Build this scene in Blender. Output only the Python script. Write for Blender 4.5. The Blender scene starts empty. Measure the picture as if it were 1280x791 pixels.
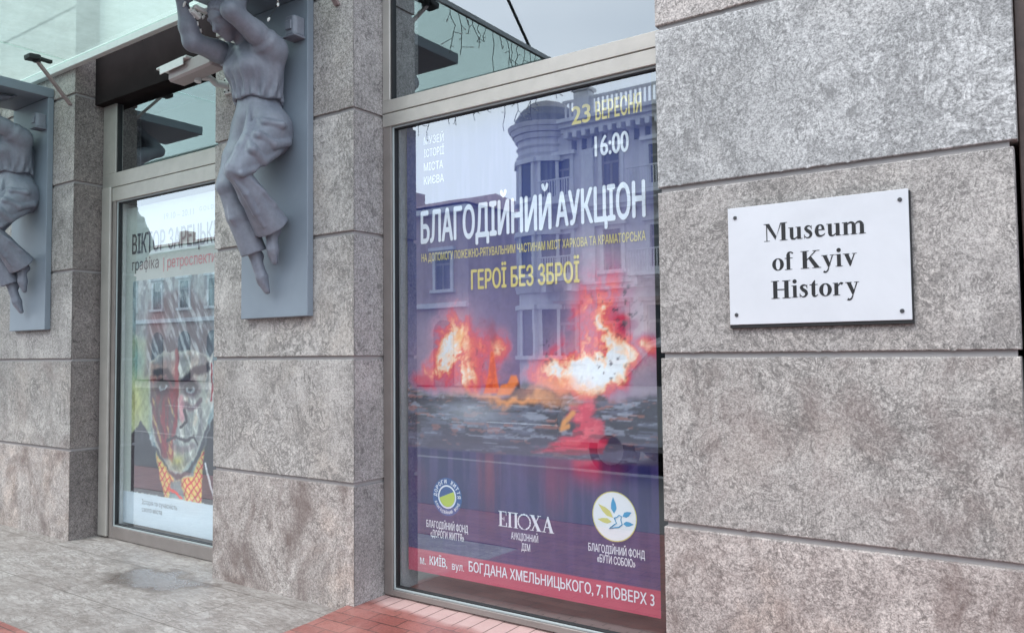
import bpy, bmesh, math, random
import numpy as np
from mathutils import Vector, Matrix
from mathutils.geometry import tessellate_polygon

random.seed(7)
C = bpy.context.scene.collection
SC = bpy.context.scene
PI = math.pi

# ------------------------------------------------------------------ camera
cam = bpy.data.cameras.new('camera')
cam.sensor_width = 36.0
cam.lens = 27.946
cam.clip_start = 0.05
cam.clip_end = 500
co = bpy.data.objects.new('camera', cam)
C.objects.link(co)
co.matrix_world = Matrix(((0.8190, 0.0346, 0.5721, 1.5098),
                          (0.5728, -0.0316, -0.8191, -3.3323),
                          (-0.01026, 0.99890, -0.0464, 1.5098),
                          (0, 0, 0, 1)))
SC.camera = co

# ------------------------------------------------------------------ overcast sky
SUN_EL, SUN_AZ = math.radians(52), math.radians(205)    # azimuth from +Y, clockwise
wd = bpy.data.worlds.new('World')
SC.world = wd
wd.use_nodes = True
nt = wd.node_tree
nt.nodes.clear()
N = nt.nodes.new
out = N('ShaderNodeOutputWorld'); bg = N('ShaderNodeBackground')
sky = N('ShaderNodeTexSky'); sky.sky_type = 'NISHITA'; sky.sun_disc = False
sky.sun_elevation = SUN_EL; sky.sun_rotation = SUN_AZ
sky.air_density = 1.0; sky.dust_density = 3.0; sky.ozone_density = 1.5
tc = N('ShaderNodeTexCoord'); mp = N('ShaderNodeMapping'); mp.inputs['Scale'].default_value = (1, 1, 2.2)
nz = N('ShaderNodeTexNoise'); nz.inputs['Scale'].default_value = 2.2; nz.inputs['Detail'].default_value = 6
rp = N('ShaderNodeValToRGB')
rp.color_ramp.elements[0].position = .32; rp.color_ramp.elements[0].color = (6.3, 7.4, 8.5, 1)
rp.color_ramp.elements[1].position = .70; rp.color_ramp.elements[1].color = (9.0, 10.0, 10.9, 1)
mx = N('ShaderNodeMixRGB'); mx.inputs[0].default_value = .82
nt.links.new(tc.outputs['Generated'], mp.inputs['Vector']); nt.links.new(mp.outputs[0], nz.inputs['Vector'])
nt.links.new(nz.outputs['Fac'], rp.inputs['Fac'])
nt.links.new(sky.outputs[0], mx.inputs[1]); nt.links.new(rp.outputs[0], mx.inputs[2])
nt.links.new(mx.outputs[0], bg.inputs['Color']); bg.inputs['Strength'].default_value = .15
nt.links.new(bg.outputs[0], out.inputs['Surface'])

sun = bpy.data.lights.new('sun', 'SUN')
sun.energy = .8; sun.angle = math.radians(24); sun.color = (1, .97, .93)
so = bpy.data.objects.new('sun', sun); C.objects.link(so)
# light travels from (sin az, cos az) high down to the facade
so.rotation_euler = (Vector((-math.sin(SUN_AZ) * math.cos(SUN_EL), -math.cos(SUN_AZ) * math.cos(SUN_EL), -math.sin(SUN_EL)))).to_track_quat('-Z', 'Y').to_euler()

SC.view_settings.view_transform = 'Standard'
SC.view_settings.look = 'None'
SC.view_settings.gamma = 1.0
SC.view_settings.exposure = .98
SC.view_settings.use_curve_mapping = False
SC.render.engine = 'CYCLES'
SC.cycles.use_denoising = True
SC.cycles.max_bounces = 8
SC.cycles.transparent_max_bounces = 12

# ------------------------------------------------------------------ materials
def lin(r, g, b):
    f = lambda c: (c / 255) / 12.92 if c / 255 <= .04045 else ((c / 255 + .055) / 1.055) ** 2.4
    return (f(r), f(g), f(b), 1)

class NT:
    """small wrapper for building node materials"""
    def __init__(s, name):
        s.m = bpy.data.materials.new(name); s.m.use_nodes = True
        s.t = s.m.node_tree; s.t.nodes.clear()
        s.out = s.t.nodes.new('ShaderNodeOutputMaterial')
    def n(s, typ, **kw):
        nd = s.t.nodes.new('ShaderNode' + typ)
        for k, v in kw.items():
            if k.startswith('i_'):
                k = k[2:].replace('_', ' ')
                s.set(nd, k, v)
            elif k.startswith('x'):
                s.set(nd, int(k[1:]), v)
            else:
                setattr(nd, k, v)
        return nd
    def set(s, nd, k, v):
        if isinstance(v, bpy.types.NodeSocket): s.t.links.new(v, nd.inputs[k])
        else: nd.inputs[k].default_value = v
    def math(s, op, a, b=None, clamp=False):
        nd = s.n('Math', operation=op, use_clamp=clamp); s.set(nd, 0, a)
        if b is not None: s.set(nd, 1, b)
        return nd.outputs[0]
    def mix(s, f, a, b, mode='MIX'):
        nd = s.n('MixRGB', blend_type=mode); s.set(nd, 0, f); s.set(nd, 1, a); s.set(nd, 2, b)
        return nd.outputs[0]
    def ramp(s, f, els):
        nd = s.n('ValToRGB'); s.set(nd, 0, f)
        e = nd.color_ramp.elements
        while len(e) < len(els): e.new(.5)
        for i, (p, c) in enumerate(els):
            e[i].position = p; e[i].color = c if not isinstance(c, (int, float)) else (c, c, c, 1)
        return nd.outputs[0]
    def noise(s, vec, scale, detail=3, rough=.5, dist=0):
        nd = s.n('TexNoise'); s.set(nd, 'Vector', vec)
        nd.inputs['Scale'].default_value = scale; nd.inputs['Detail'].default_value = detail
        nd.inputs['Roughness'].default_value = rough; nd.inputs['Distortion'].default_value = dist
        return nd
    def map(s, vec, scale=(1, 1, 1), rot=(0, 0, 0), loc=(0, 0, 0)):
        nd = s.n('Mapping'); s.set(nd, 0, vec)
        nd.inputs['Scale'].default_value = scale; nd.inputs['Rotation'].default_value = rot; nd.inputs['Location'].default_value = loc
        return nd.outputs[0]
    def surf(s, sh): s.t.links.new(sh, s.out.inputs['Surface']); return s.m
    def pbr(s, col, rough=.5, metal=0, bump=None, spec=.5, bstr=.3, bdist=.01):
        p = s.n('BsdfPrincipled'); s.set(p, 'Base Color', col); s.set(p, 'Roughness', rough); s.set(p, 'Metallic', metal)
        p.inputs['Specular IOR Level'].default_value = spec
        if bump is not None:
            b = s.n('Bump'); s.set(b, 'Height', bump); b.inputs['Strength'].default_value = bstr; b.inputs['Distance'].default_value = bdist
            s.t.links.new(b.outputs[0], p.inputs['Normal'])
        return s.surf(p.outputs[0])

def obj_coords(t):
    tcn = t.n('TexCoord'); oi = t.n('ObjectInfo')
    v = t.n('VectorMath', operation='SCALE'); t.set(v, 0, (13.1, 7.7, 9.3)); t.set(v, 'Scale', oi.outputs['Random'])
    a = t.n('VectorMath', operation='ADD'); t.set(a, 0, tcn.outputs['Object']); t.set(a, 1, v.outputs[0])
    return a.outputs[0], oi.outputs['Random'], tcn.outputs['Object']

def stone(name, light, dark, vscale=7, stretch=(1, 1, 1), rot=(0, 0, 0), vein=.6, vwidth=.035, warp=.35, speck=.45, big=.5, stain=0, stain_col=(.12, .09, .075, 1), warm=(.40, .34, .29, 1), warm_amt=.3, rough=.62):
    t = NT(name)
    v, rnd, raw = obj_coords(t)
    w = t.noise(v, 2.3, 4, .55)
    sub = t.n('VectorMath', operation='SUBTRACT'); t.set(sub, 0, w.outputs['Color']); t.set(sub, 1, (.5, .5, .5))
    sc = t.n('VectorMath', operation='SCALE'); t.set(sc, 0, sub.outputs[0]); t.set(sc, 'Scale', warp)
    ad = t.n('VectorMath', operation='ADD'); t.set(ad, 0, t.map(v, stretch, rot)); t.set(ad, 1, sc.outputs[0])
    wv = ad.outputs[0]
    tone = t.noise(wv, 3.2, 6, .65, .6).outputs['Fac']
    tone2 = t.noise(wv, 11, 5, .65, .4).outputs['Fac']
    blotch = t.ramp(t.noise(wv, 1.3, 5, .6, .8).outputs['Fac'], [(.34, .80), (.5, 1.0), (.66, 1.10)])
    cloud = t.math('ADD', t.math('MULTIPLY', tone, big), t.math('MULTIPLY', tone2, 1 - big))
    col = t.mix(t.ramp(cloud, [(.30, 0), (.72, 1)]), dark, light)
    col = t.mix(1, col, blotch, 'MULTIPLY')
    # warm mineral clouds
    wm = t.noise(v, 1.6, 4, .6, .5).outputs['Fac']
    col = t.mix(t.math('MULTIPLY', t.ramp(wm, [(.5, 0), (.72, 1)]), warm_amt), col, warm)
    # worm-like dark veins : crests of a distorted noise
    n1 = t.noise(wv, vscale * 1.5, 2.5, .55, 1.6).outputs['Fac']
    crest = t.math('ABSOLUTE', t.math('SUBTRACT', n1, .5))
    line = t.ramp(crest, [(0, 1), (vwidth * .55, .85), (vwidth * 1.5, 0)])
    n2 = t.noise(wv, vscale * 3.1, 2, .5, 1.1).outputs['Fac']
    line2 = t.ramp(t.math('ABSOLUTE', t.math('SUBTRACT', n2, .5)), [(0, .9), (vwidth * 1.1, 0)])
    msk = t.ramp(t.noise(wv, vscale * .55, 5, .65).outputs['Fac'], [(.40, 0), (.54, 1)])
    ln = t.math('MULTIPLY', t.math('MAXIMUM', line, line2), t.math('MULTIPLY', msk, vein), clamp=True)
    col = t.mix(ln, col, tuple(c * .58 for c in dark[:3]) + (1,))
    # crystal grain at two sizes
    g1 = t.noise(v, 150, 2, .6).outputs['Fac']; g2 = t.noise(v, 62, 3, .75).outputs['Fac']
    grain = t.math('ADD', t.math('MULTIPLY', g1, .5), t.math('MULTIPLY', g2, .5))
    col = t.mix(speck, col, t.ramp(grain, [(.38, .05), (.5, .5), (.62, .96)]), 'OVERLAY')
    pits = t.ramp(t.noise(t.map(wv, (1, 1, .6), (0, .7, 0)), 30, 3, .65, .9).outputs['Fac'], [(.575, 0), (.65, 1)])
    col = t.mix(t.math('MULTIPLY', pits, .62), col, tuple(c * .42 for c in dark[:3]) + (1,))
    if stain:
        sn = t.noise(t.map(raw, (1.6, 1.6, 1.2)), 1.9, 6, .68, .6).outputs['Fac']
        col = t.mix(t.math('MULTIPLY', t.ramp(sn, [(.47, 0), (.66, 1)]), stain), col, stain_col)
    hgt = t.math('SUBTRACT', t.math('ADD', grain, t.math('MULTIPLY', tone2, .4)), t.math('MULTIPLY', ln, .15))
    return t.pbr(col, rough, 0, hgt, .3, .30, .005)

M = {}
g = lambda v, w=1, b=1: (v * w, v, v * b, 1)
M['stone_swirl'] = stone('pale_swirled_granite', (.50, .495, .49, 1), (.385, .38, .378, 1), vscale=6.5, stretch=(1, 1, .7), rot=(0, .65, 0), vein=.8, vwidth=.062, warp=.4, speck=.5, warm_amt=.12)
M['stone_fine'] = stone('fine_grey_granite', (.47, .44, .415, 1), (.29, .268, .255, 1), vscale=10, vein=.75, vwidth=.05, warp=.6, speck=.5, big=.6, warm_amt=.2)
M['stone_mottled'] = stone('mottled_granite', (.49, .46, .43, 1), (.305, .282, .265, 1), vscale=7, vein=.8, vwidth=.05, warp=.6, speck=.5, big=.55, warm_amt=.3, stain=.4, stain_col=(.17, .12, .11, 1))
M['stone_stained'] = stone('stained_pinkish_granite', (.55, .50, .465, 1), (.33, .285, .265, 1), vscale=11, vein=.7, vwidth=.045, warp=.6, speck=.5, warm=(.52, .40, .33, 1), warm_amt=.7, stain=.75, stain_col=(.13, .09, .08, 1))
M['stone_beige'] = stone('beige_veined_granite', (.56, .52, .49, 1), (.35, .32, .30, 1), vscale=7, stretch=(1, 1, .8), rot=(0, .5, 0), vein=.9, vwidth=.05, warp=.55, speck=.45, warm_amt=.5)
M['stone_brown'] = stone('brown_granite', (.47, .43, .41, 1), (.30, .27, .255, 1), vscale=18, vein=.3, warp=.3, speck=.6, warm_amt=.4)
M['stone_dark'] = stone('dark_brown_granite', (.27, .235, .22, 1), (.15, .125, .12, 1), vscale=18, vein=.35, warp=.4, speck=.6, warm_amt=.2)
M['stone_side'] = stone('grained_grey_granite', (.44, .41, .395, 1), (.27, .25, .24, 1), vscale=14, vein=.5, warp=.4, speck=.5, warm_amt=.1)
M['joint'] = NT('joint_stone').pbr((.33, .305, .30, 1), .8)

def simple(name, col, rough=.5, metal=0, var=.0, vs=8, bstr=0, spec=.5, hi=0):
    t = NT(name)
    if not var: return t.pbr(col, rough, metal, spec=spec)
    v, rnd, raw = obj_coords(t)
    n = t.noise(v, vs, 5, .65, .3).outputs['Fac']
    c = t.mix(1, col, t.ramp(n, [(.3, 1 - var), (.7, 1 + var)]), 'MULTIPLY')
    f = t.noise(v, vs * 14, 2, .5).outputs['Fac']
    return t.pbr(c, rough, metal, f if bstr else None, spec, bstr or .1, .003)

M['alu'] = simple('champagne_aluminium', (.43, .405, .37, 1), .42, .35, .10, 5)
M['alu_dark'] = simple('dark_brown_aluminium', (.235, .205, .19, 1), .45, .2, .12, 5)  # darker brown tone for the lower window frames
M['gasket'] = simple('grey_gasket', (.36, .40, .40, 1), .5)
M['black'] = simple('black_rubber', (.015, .015, .016, 1), .6)
M['white_plate'] = simple('white_enamel', (.60, .61, .64, 1), .30, 0, .055, 3)
M['screw'] = simple('dull_screw_metal', (.10, .10, .105, 1), .4, .7)
M['ink'] = simple('black_ink', (.012, .012, .014, 1), .5)
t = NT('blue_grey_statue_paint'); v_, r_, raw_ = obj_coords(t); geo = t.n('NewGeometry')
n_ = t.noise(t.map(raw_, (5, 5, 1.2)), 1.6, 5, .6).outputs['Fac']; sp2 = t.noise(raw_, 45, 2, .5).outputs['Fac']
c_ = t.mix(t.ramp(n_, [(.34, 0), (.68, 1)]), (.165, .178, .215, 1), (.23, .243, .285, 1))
c_ = t.mix(t.math('MULTIPLY', t.ramp(geo.outputs['Pointiness'], [(.38, 1), (.485, 0)]), .7), c_, (.07, .07, .082, 1))  # crease shading of the folds, painted into the colour by pointiness
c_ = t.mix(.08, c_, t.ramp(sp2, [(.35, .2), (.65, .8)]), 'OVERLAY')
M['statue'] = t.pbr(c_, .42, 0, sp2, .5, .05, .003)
M['panel_paint'] = simple('blue_grey_panel_paint', (.215, .252, .295, 1), .5, 0, .06, 3, .05)
M['plastic_white'] = simple('white_plastic', (.70, .70, .68, 1), .38, 0, .05, 20)
M['plastic_grey'] = simple('dusty_pinkish_plastic', (.40, .35, .34, 1), .45, 0, .06, 12)
M['metal_dark'] = simple('dark_bronze_soffit', (.022, .018, .018, 1), .9, 0, .2, 4, 0, .05)
M['strut'] = simple('primed_pink_steel', (.30, .235, .225, 1), .55, .1, .12, 9)
M['inner_grey'] = simple('grey_interior_board', (.33, .34, .335, 1), .7, 0, .06, 3)
M['inner_dark'] = simple('dark_interior', (.055, .05, .05, 1), .8, 0, .2, 3)
M['inner_blind'] = simple('pale_interior_ceiling', (.24, .26, .27, 1), .8)
M['steel'] = simple('brushed_steel', (.55, .55, .56, 1), .3, .9)
M['wire'] = simple('dark_cable', (.02, .022, .022, 1), .6)
M['bulb'] = simple('clear_bulb_plastic', (.8, .8, .76, 1), .2)

def glass(name, tint=(.86, .9, .9, 1), boost=2.3, base=.07, ripple=.0):
    t = NT(name)
    f = t.n('Fresnel'); f.inputs['IOR'].default_value = 1.5
    fac = t.math('ADD', t.math('MULTIPLY', f.outputs[0], boost), base, clamp=True)
    tr = t.n('BsdfTransparent'); tr.inputs[0].default_value = tint
    gl = t.n('BsdfGlossy'); gl.inputs['Color'].default_value = (.93, .97, 1, 1); gl.inputs['Roughness'].default_value = .012
    if ripple:
        tcn = t.n('TexCoord'); n = t.noise(tcn.outputs['Object'], 1.3, 2)
        b = t.n('Bump'); t.set(b, 'Height', n.outputs['Fac']); b.inputs['Strength'].default_value = ripple; b.inputs['Distance'].default_value = .02
        t.t.links.new(b.outputs[0], gl.inputs['Normal'])
    gc = t.n('MixRGB'); t.set(gc, 0, fac); gc.inputs[1].default_value = (0, 0, 0, 1); gc.inputs[2].default_value = (.93, .97, 1, 1); t.t.links.new(gc.outputs[0], gl.inputs['Color'])
    m = t.n('AddShader'); t.t.links.new(tr.outputs[0], m.inputs[0]); t.t.links.new(gl.outputs[0], m.inputs[1])
    return t.surf(m.outputs[0])
M['glass'] = glass('window_glass', (.70, .725, .735, 1), 1.9, .17, ripple=.02)
M['glass_upper'] = glass('transom_glass', (.62, .68, .69, 1), 2.0, .16, ripple=.02)

t = NT('frosted_green_canopy_glass')
tr = t.n('BsdfTransparent'); tr.inputs[0].default_value = (.66, .775, .73, 1)
tl = t.n('BsdfTranslucent'); tl.inputs[0].default_value = (.52, .595, .565, 1)
gl = t.n('BsdfGlossy'); gl.inputs['Roughness'].default_value = .08
v_, r_, raw_ = obj_coords(t)
dirt = t.ramp(t.noise(raw_, 2.5, 6, .7).outputs['Fac'], [(.3, .32), (.7, .52)])
m1 = t.n('MixShader'); t.set(m1, 0, dirt); t.t.links.new(tr.outputs[0], m1.inputs[1]); t.t.links.new(tl.outputs[0], m1.inputs[2])
m2 = t.n('MixShader'); t.set(m2, 0, .04); t.t.links.new(m1.outputs[0], m2.inputs[1]); t.t.links.new(gl.outputs[0], m2.inputs[2])
M['canopy'] = t.surf(m2.outputs[0])
t = NT('clear_green_glass'); tr = t.n('BsdfTransparent'); tr.inputs[0].default_value = (.90, .97, .94, 1)
gl = t.n('BsdfGlossy'); gl.inputs['Roughness'].default_value = .04; f = t.n('Fresnel'); m1 = t.n('MixShader'); t.set(m1, 0, .05); t.t.links.new(tr.outputs[0], m1.inputs[1]); t.t.links.new(gl.outputs[0], m1.inputs[2])
M['canopy_clear'] = t.surf(m1.outputs[0])

# ------------------------------------------------------------------ mesh helpers
def obj(name, bm, mat, parent=None, smooth=False, label=None):
    me = bpy.data.meshes.new(name)
    bm.normal_update(); bm.to_mesh(me); bm.free()
    if smooth:
        for p in me.polygons: p.use_smooth = True
    if mat is not None: me.materials.append(mat)
    o = bpy.data.objects.new(name, me); C.objects.link(o)
    if parent is not None: o.parent = parent
    if label: o['label'] = label
    return o

def thing(name, label, cat, loc=(0, 0, 0), group=None):
    o = bpy.data.objects.new(name, None); C.objects.link(o); o.empty_display_size = .2
    o.location = loc; o['label'] = label; o['category'] = cat
    if group: o['group'] = group
    return o

def tag(o, label, cat, group=None):
    o['label'] = label; o['category'] = cat
    if group: o['group'] = group
    return o

def struct(o): o['kind'] = 'structure'; return o

def box(bm, x0, x1, y0, y1, z0, z1, bev=0, seg=1):
    vs = [bm.verts.new(p) for p in ((x0, y0, z0), (x1, y0, z0), (x1, y1, z0), (x0, y1, z0), (x0, y0, z1), (x1, y0, z1), (x1, y1, z1), (x0, y1, z1))]
    fs = [bm.faces.new([vs[i] for i in f]) for f in ((3, 2, 1, 0), (4, 5, 6, 7), (0, 1, 5, 4), (1, 2, 6, 5), (2, 3, 7, 6), (3, 0, 4, 7))]
    if bev:
        es = list({e for f in fs for e in f.edges})
        bmesh.ops.bevel(bm, geom=es, offset=bev, segments=seg, affect='EDGES', profile=.5)
    return vs

def bx(x0, x1, y0, y1, z0, z1, bev=0, seg=1):
    bm = bmesh.new(); box(bm, x0, x1, y0, y1, z0, z1, bev, seg); return bm

def prism(bm, poly, z0, z1, bev=0):
    """vertical prism over a plan polygon (counter-clockwise seen from above)"""
    a = [bm.verts.new((x, y, z0)) for x, y in poly]; b = [bm.verts.new((x, y, z1)) for x, y in poly]
    n = len(poly); fs = [bm.faces.new(list(reversed(a))), bm.faces.new(b)]
    for i in range(n): fs.append(bm.faces.new((a[i], a[(i + 1) % n], b[(i + 1) % n], b[i])))
    if bev:
        bmesh.ops.bevel(bm, geom=list({e for f in fs for e in f.edges}), offset=bev, segments=1, affect='EDGES', profile=.5)

def tube(bm, pts, r, n=8, caps=True):
    pts = [Vector(p) for p in pts]; rings = []
    rr = r if isinstance(r, (list, tuple)) else [r] * len(pts)
    for i, p in enumerate(pts):
        d = (pts[min(i + 1, len(pts) - 1)] - pts[max(i - 1, 0)]).normalized()
        u = d.orthogonal().normalized() if i == 0 else (u - d * u.dot(d)).normalized()
        w = d.cross(u)
        rings.append([bm.verts.new(p + (u * math.cos(2 * PI * k / n) + w * math.sin(2 * PI * k / n)) * rr[i]) for k in range(n)])
    for a, b in zip(rings, rings[1:]):
        for k in range(n): bm.faces.new((a[k], a[(k + 1) % n], b[(k + 1) % n], b[k]))
    if caps: bm.faces.new(list(reversed(rings[0]))); bm.faces.new(rings[-1])

def disc_y(bm, cx, cz, y, r, n=24, rz=None, thick=.0015):
    """thin upright disc facing the street"""
    rz = rz or r
    a = [bm.verts.new((cx + r * math.cos(2 * PI * k / n), y, cz + rz * math.sin(2 * PI * k / n))) for k in range(n)]
    bm.faces.new(a)
    bm.faces.ensure_lookup_table()

# ------------------------------------------------------------------ ground, road
t = NT('travertine_slabs')
v_, r_, raw_ = obj_coords(t)
br = t.n('TexBrick'); t.set(br, 'Vector', t.map(raw_, (1, 1, 1), (0, 0, 0), (.35, .11, 0)))
br.offset = .5; br.inputs['Scale'].default_value = 1; br.inputs['Brick Width'].default_value = 1.2; br.inputs['Row Height'].default_value = .61
br.inputs['Mortar Size'].default_value = .004; br.inputs['Mortar Smooth'].default_value = .3
w = t.noise(raw_, 1.4, 5, .6)
wa = t.n('VectorMath', operation='SCALE'); t.set(wa, 0, w.outputs['Color']); t.set(wa, 'Scale', .5)
wb = t.n('VectorMath', operation='ADD'); t.set(wb, 0, t.map(raw_, (1, 2.3, 1), (0, 0, .35))); t.set(wb, 1, wa.outputs[0])
a1 = t.noise(wb.outputs[0], 5, 7, .68, .7).outputs['Fac']; a2 = t.noise(wb.outputs[0], 24, 5, .7, .5).outputs['Fac']
col = t.mix(t.ramp(a1, [(.36, 0), (.66, 1)]), (.26, .23, .212, 1), (.46, .425, .40, 1))
col = t.mix(.5, col, t.ramp(a2, [(.3, .2), (.7, .8)]), 'OVERLAY')
str_ = t.ramp(t.noise(t.map(wb.outputs[0], (1, 4.5, 1)), 6, 6, .7, .5).outputs['Fac'], [(.44, 0), (.62, 1)])
col = t.mix(t.math('MULTIPLY', str_, .45), col, (.20, .165, .145, 1))
vn = t.ramp(t.math('ABSOLUTE', t.math('SUBTRACT', t.noise(wb.outputs[0], 7, 5, .6, .8).outputs['Fac'], .5)), [(0, .55), (.03, 0)])
col = t.mix(vn, col, (.11, .09, .075, 1))
col = t.mix(t.math('MULTIPLY', br.outputs['Fac'], .7), col, (.075, .06, .05, 1))
# damp ring and puddle left by the rain
px, py = (-3.6379, -0.2421, 0)[:2]
sp = t.n('SeparateXYZ'); t.set(sp, 0, raw_)
dx = t.math('MULTIPLY', t.math('SUBTRACT', sp.outputs[0], px), 2.0); dy = t.math('MULTIPLY', t.math('SUBTRACT', sp.outputs[1], py), 3.6)
d = t.math('SQRT', t.math('ADD', t.math('MULTIPLY', dx, dx), t.math('MULTIPLY', dy, dy)))
d = t.math('ADD', d, t.math('MULTIPLY', t.math('SUBTRACT', t.noise(raw_, 5, 5, .65).outputs['Fac'], .5), 1.7))
damp = t.ramp(d, [(.70, 1), (1.08, 0)]); pud = t.ramp(d, [(.60, 1), (.74, 0)])
col = t.mix(t.math('MULTIPLY', damp, .72), col, (.085, .06, .048, 1))
# general dampness of the paving
wet = t.ramp(t.noise(raw_, 1.1, 5, .6).outputs['Fac'], [(.40, 0), (.66, 1)])
col = t.mix(t.math('MULTIPLY', wet, .42), col, (.17, .14, .125, 1))
ro = t.mix(pud, t.mix(wet, (.62, .62, .62, 1), (.34, .34, .34, 1)), (.27, .27, .27, 1))
bh = t.math('MULTIPLY', t.math('ADD', t.math('MULTIPLY', a2, .5), t.math('MULTIPLY', br.outputs['Fac'], -1.0)), t.math('SUBTRACT', 1, pud))
M['slabs'] = t.pbr(col, ro, 0, bh, .5, .3, .006)

t = NT('red_clay_pavers')
v_, r_, raw_ = obj_coords(t)
sp = t.n('SeparateXYZ'); t.set(sp, 0, raw_)
# soldier course under the glass, stretcher bond further out
def bricks(vec, bw, rh):
    b = t.n('TexBrick'); t.set(b, 'Vector', vec); b.offset = .5
    b.inputs['Scale'].default_value = 1; b.inputs['Brick Width'].default_value = bw; b.inputs['Row Height'].default_value = rh
    b.inputs['Mortar Size'].default_value = .0035; b.inputs['Mortar Smooth'].default_value = .15; b.inputs['Bias'].default_value = 0
    b.inputs['Color1'].default_value = (.36, .16, .135, 1); b.inputs['Color2'].default_value = (.27, .105, .09, 1); b.inputs['Mortar'].default_value = (.05, .035, .03, 1)
    return b
bA = bricks(t.map(raw_, (1, 1, 1), (0, 0, PI / 2), (0, .02, 0)), .5, .105)
bB = bricks(t.map(raw_, (1, 1, 1), (0, 0, 0), (.07, .0, 0)), .21, .105)
sel = t.math('GREATER_THAN', sp.outputs[1], .06)
col = t.mix(sel, bB.outputs['Color'], bA.outputs['Color']); mor = t.mix(sel, bB.outputs['Fac'], bA.outputs['Fac'])
grit = t.noise(raw_, 90, 3, .6).outputs['Fac']; cl = t.noise(raw_, 5, 5, .65).outputs['Fac']
col = t.mix(.45, col, t.ramp(grit, [(.3, .2), (.7, .8)]), 'OVERLAY')
col = t.mix(t.math('MULTIPLY', t.ramp(cl, [(.4, 0), (.7, 1)]), .5), col, (.50, .30, .27, 1))
wl = t.math('ADD', t.math('ADD', sp.outputs[1], t.math('MULTIPLY', t.math('SUBTRACT', t.noise(raw_, 3.5, 4).outputs['Fac'], .5), .16)), t.math('MULTIPLY', t.math('ADD', sp.outputs[0], 1.0), .08))
wet = t.ramp(wl, [(.02, 1), (.08, 0)])
dry = t.mix(t.math('SUBTRACT', 1, mor), col, t.mix(.55, col, (.62, .46, .43, 1)))
col = t.mix(wet, dry, t.mix(1, col, (.86, .68, .66, 1), 'MULTIPLY'))
ro = t.mix(wet, (.75, .75, .75, 1), (.28, .28, .28, 1))
M['pavers'] = t.pbr(col, ro, 0, t.math('SUBTRACT', t.math('MULTIPLY', grit, .25), mor), .5, .5, .006)

t = NT('asphalt'); v_, r_, raw_ = obj_coords(t)
col = t.mix(t.noise(raw_, 120, 3, .7).outputs['Fac'], (.03, .03, .032, 1), (.075, .074, .072, 1))
col = t.mix(t.ramp(t.noise(raw_, .5, 4).outputs['Fac'], [(.4, 0), (.7, .6)]), col, (.10, .098, .095, 1))
M['asphalt'] = t.pbr(col, .45, 0, t.noise(raw_, 200, 2).outputs['Fac'], .5, .3, .005)
M['kerb'] = simple('granite_kerb', (.30, .29, .28, 1), .7, 0, .15, 12, .2)
M['road_paint'] = simple('white_road_paint', (.7, .7, .68, 1), .6, 0, .12, 9)

struct(obj('road', bx(-160, 160, -160, 90, -.40, -.14), M['asphalt']))
bm = bmesh.new()
for k in range(-16, 17): box(bm, k * 4.5 - 1, k * 4.5 + 1, -11.56, -11.44, -.139, -.136)
struct(obj('road_marking', bm, M['road_paint']))
struct(obj('stone_paving', bx(-60, -2.02, -1.22, .9, -.13, 0), M['slabs']))
# brick pavement: gently raised under the glass of the right window
bm = bmesh.new()
xs = (-2.02, 2.2, 60); ys = (-2.3, -1.22, -.75, -.30, 0, .42); zs = (-.012, .004, .010, .020, .040, .048)
gr = [[bm.verts.new((xx, yy, zz)) for xx in xs] for yy, zz in zip(ys, zs)]
for i in range(len(ys) - 1):
    for j in range(2): bm.faces.new((gr[i][j], gr[i][j + 1], gr[i + 1][j + 1], gr[i + 1][j]))
a = [bm.verts.new((xx, yy, zz)) for xx, yy, zz in ((-60, -2.3, -.012), (-2.02, -2.3, -.012), (-2.02, -1.22, .004), (-60, -1.22, .004))]
bm.faces.new(a)
bmesh.ops.remove_doubles(bm, verts=bm.verts, dist=1e-4)
r = bmesh.ops.extrude_face_region(bm, geom=bm.faces[:])
for vv in [e for e in r['geom'] if isinstance(e, bmesh.types.BMVert)]: vv.co.z = -.13
bmesh.ops.recalc_face_normals(bm, faces=bm.faces)
struct(obj('brick_pavement', bm, M['pavers']))
struct(obj('outer_pavement', bx(-60, 60, -5.003, -2.302, -.135, -.010), M['asphalt']))
struct(obj('kerb', bx(-60, 60, -5.16, -5.003, -.139, .0, .01), M['kerb']))
struct(obj('far_pavement', bx(-90, 60, -24.0, -18, -.139, .0), M['slabs']))

# ------------------------------------------------------------------ the museum building
W, G, D = 1.3757, 1.9648, .2463        # pier width, window width, depth of the reveals
bld = thing('museum_building', 'granite clad street front with three stone piers and two tall aluminium display windows', 'building', (0, 0, 0))
LEV = [-.14, .75, 1.5, 2.25, 3.0, 3.75, 4.5, 5.25, 6.0, 6.75]
GAP = .024

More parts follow.
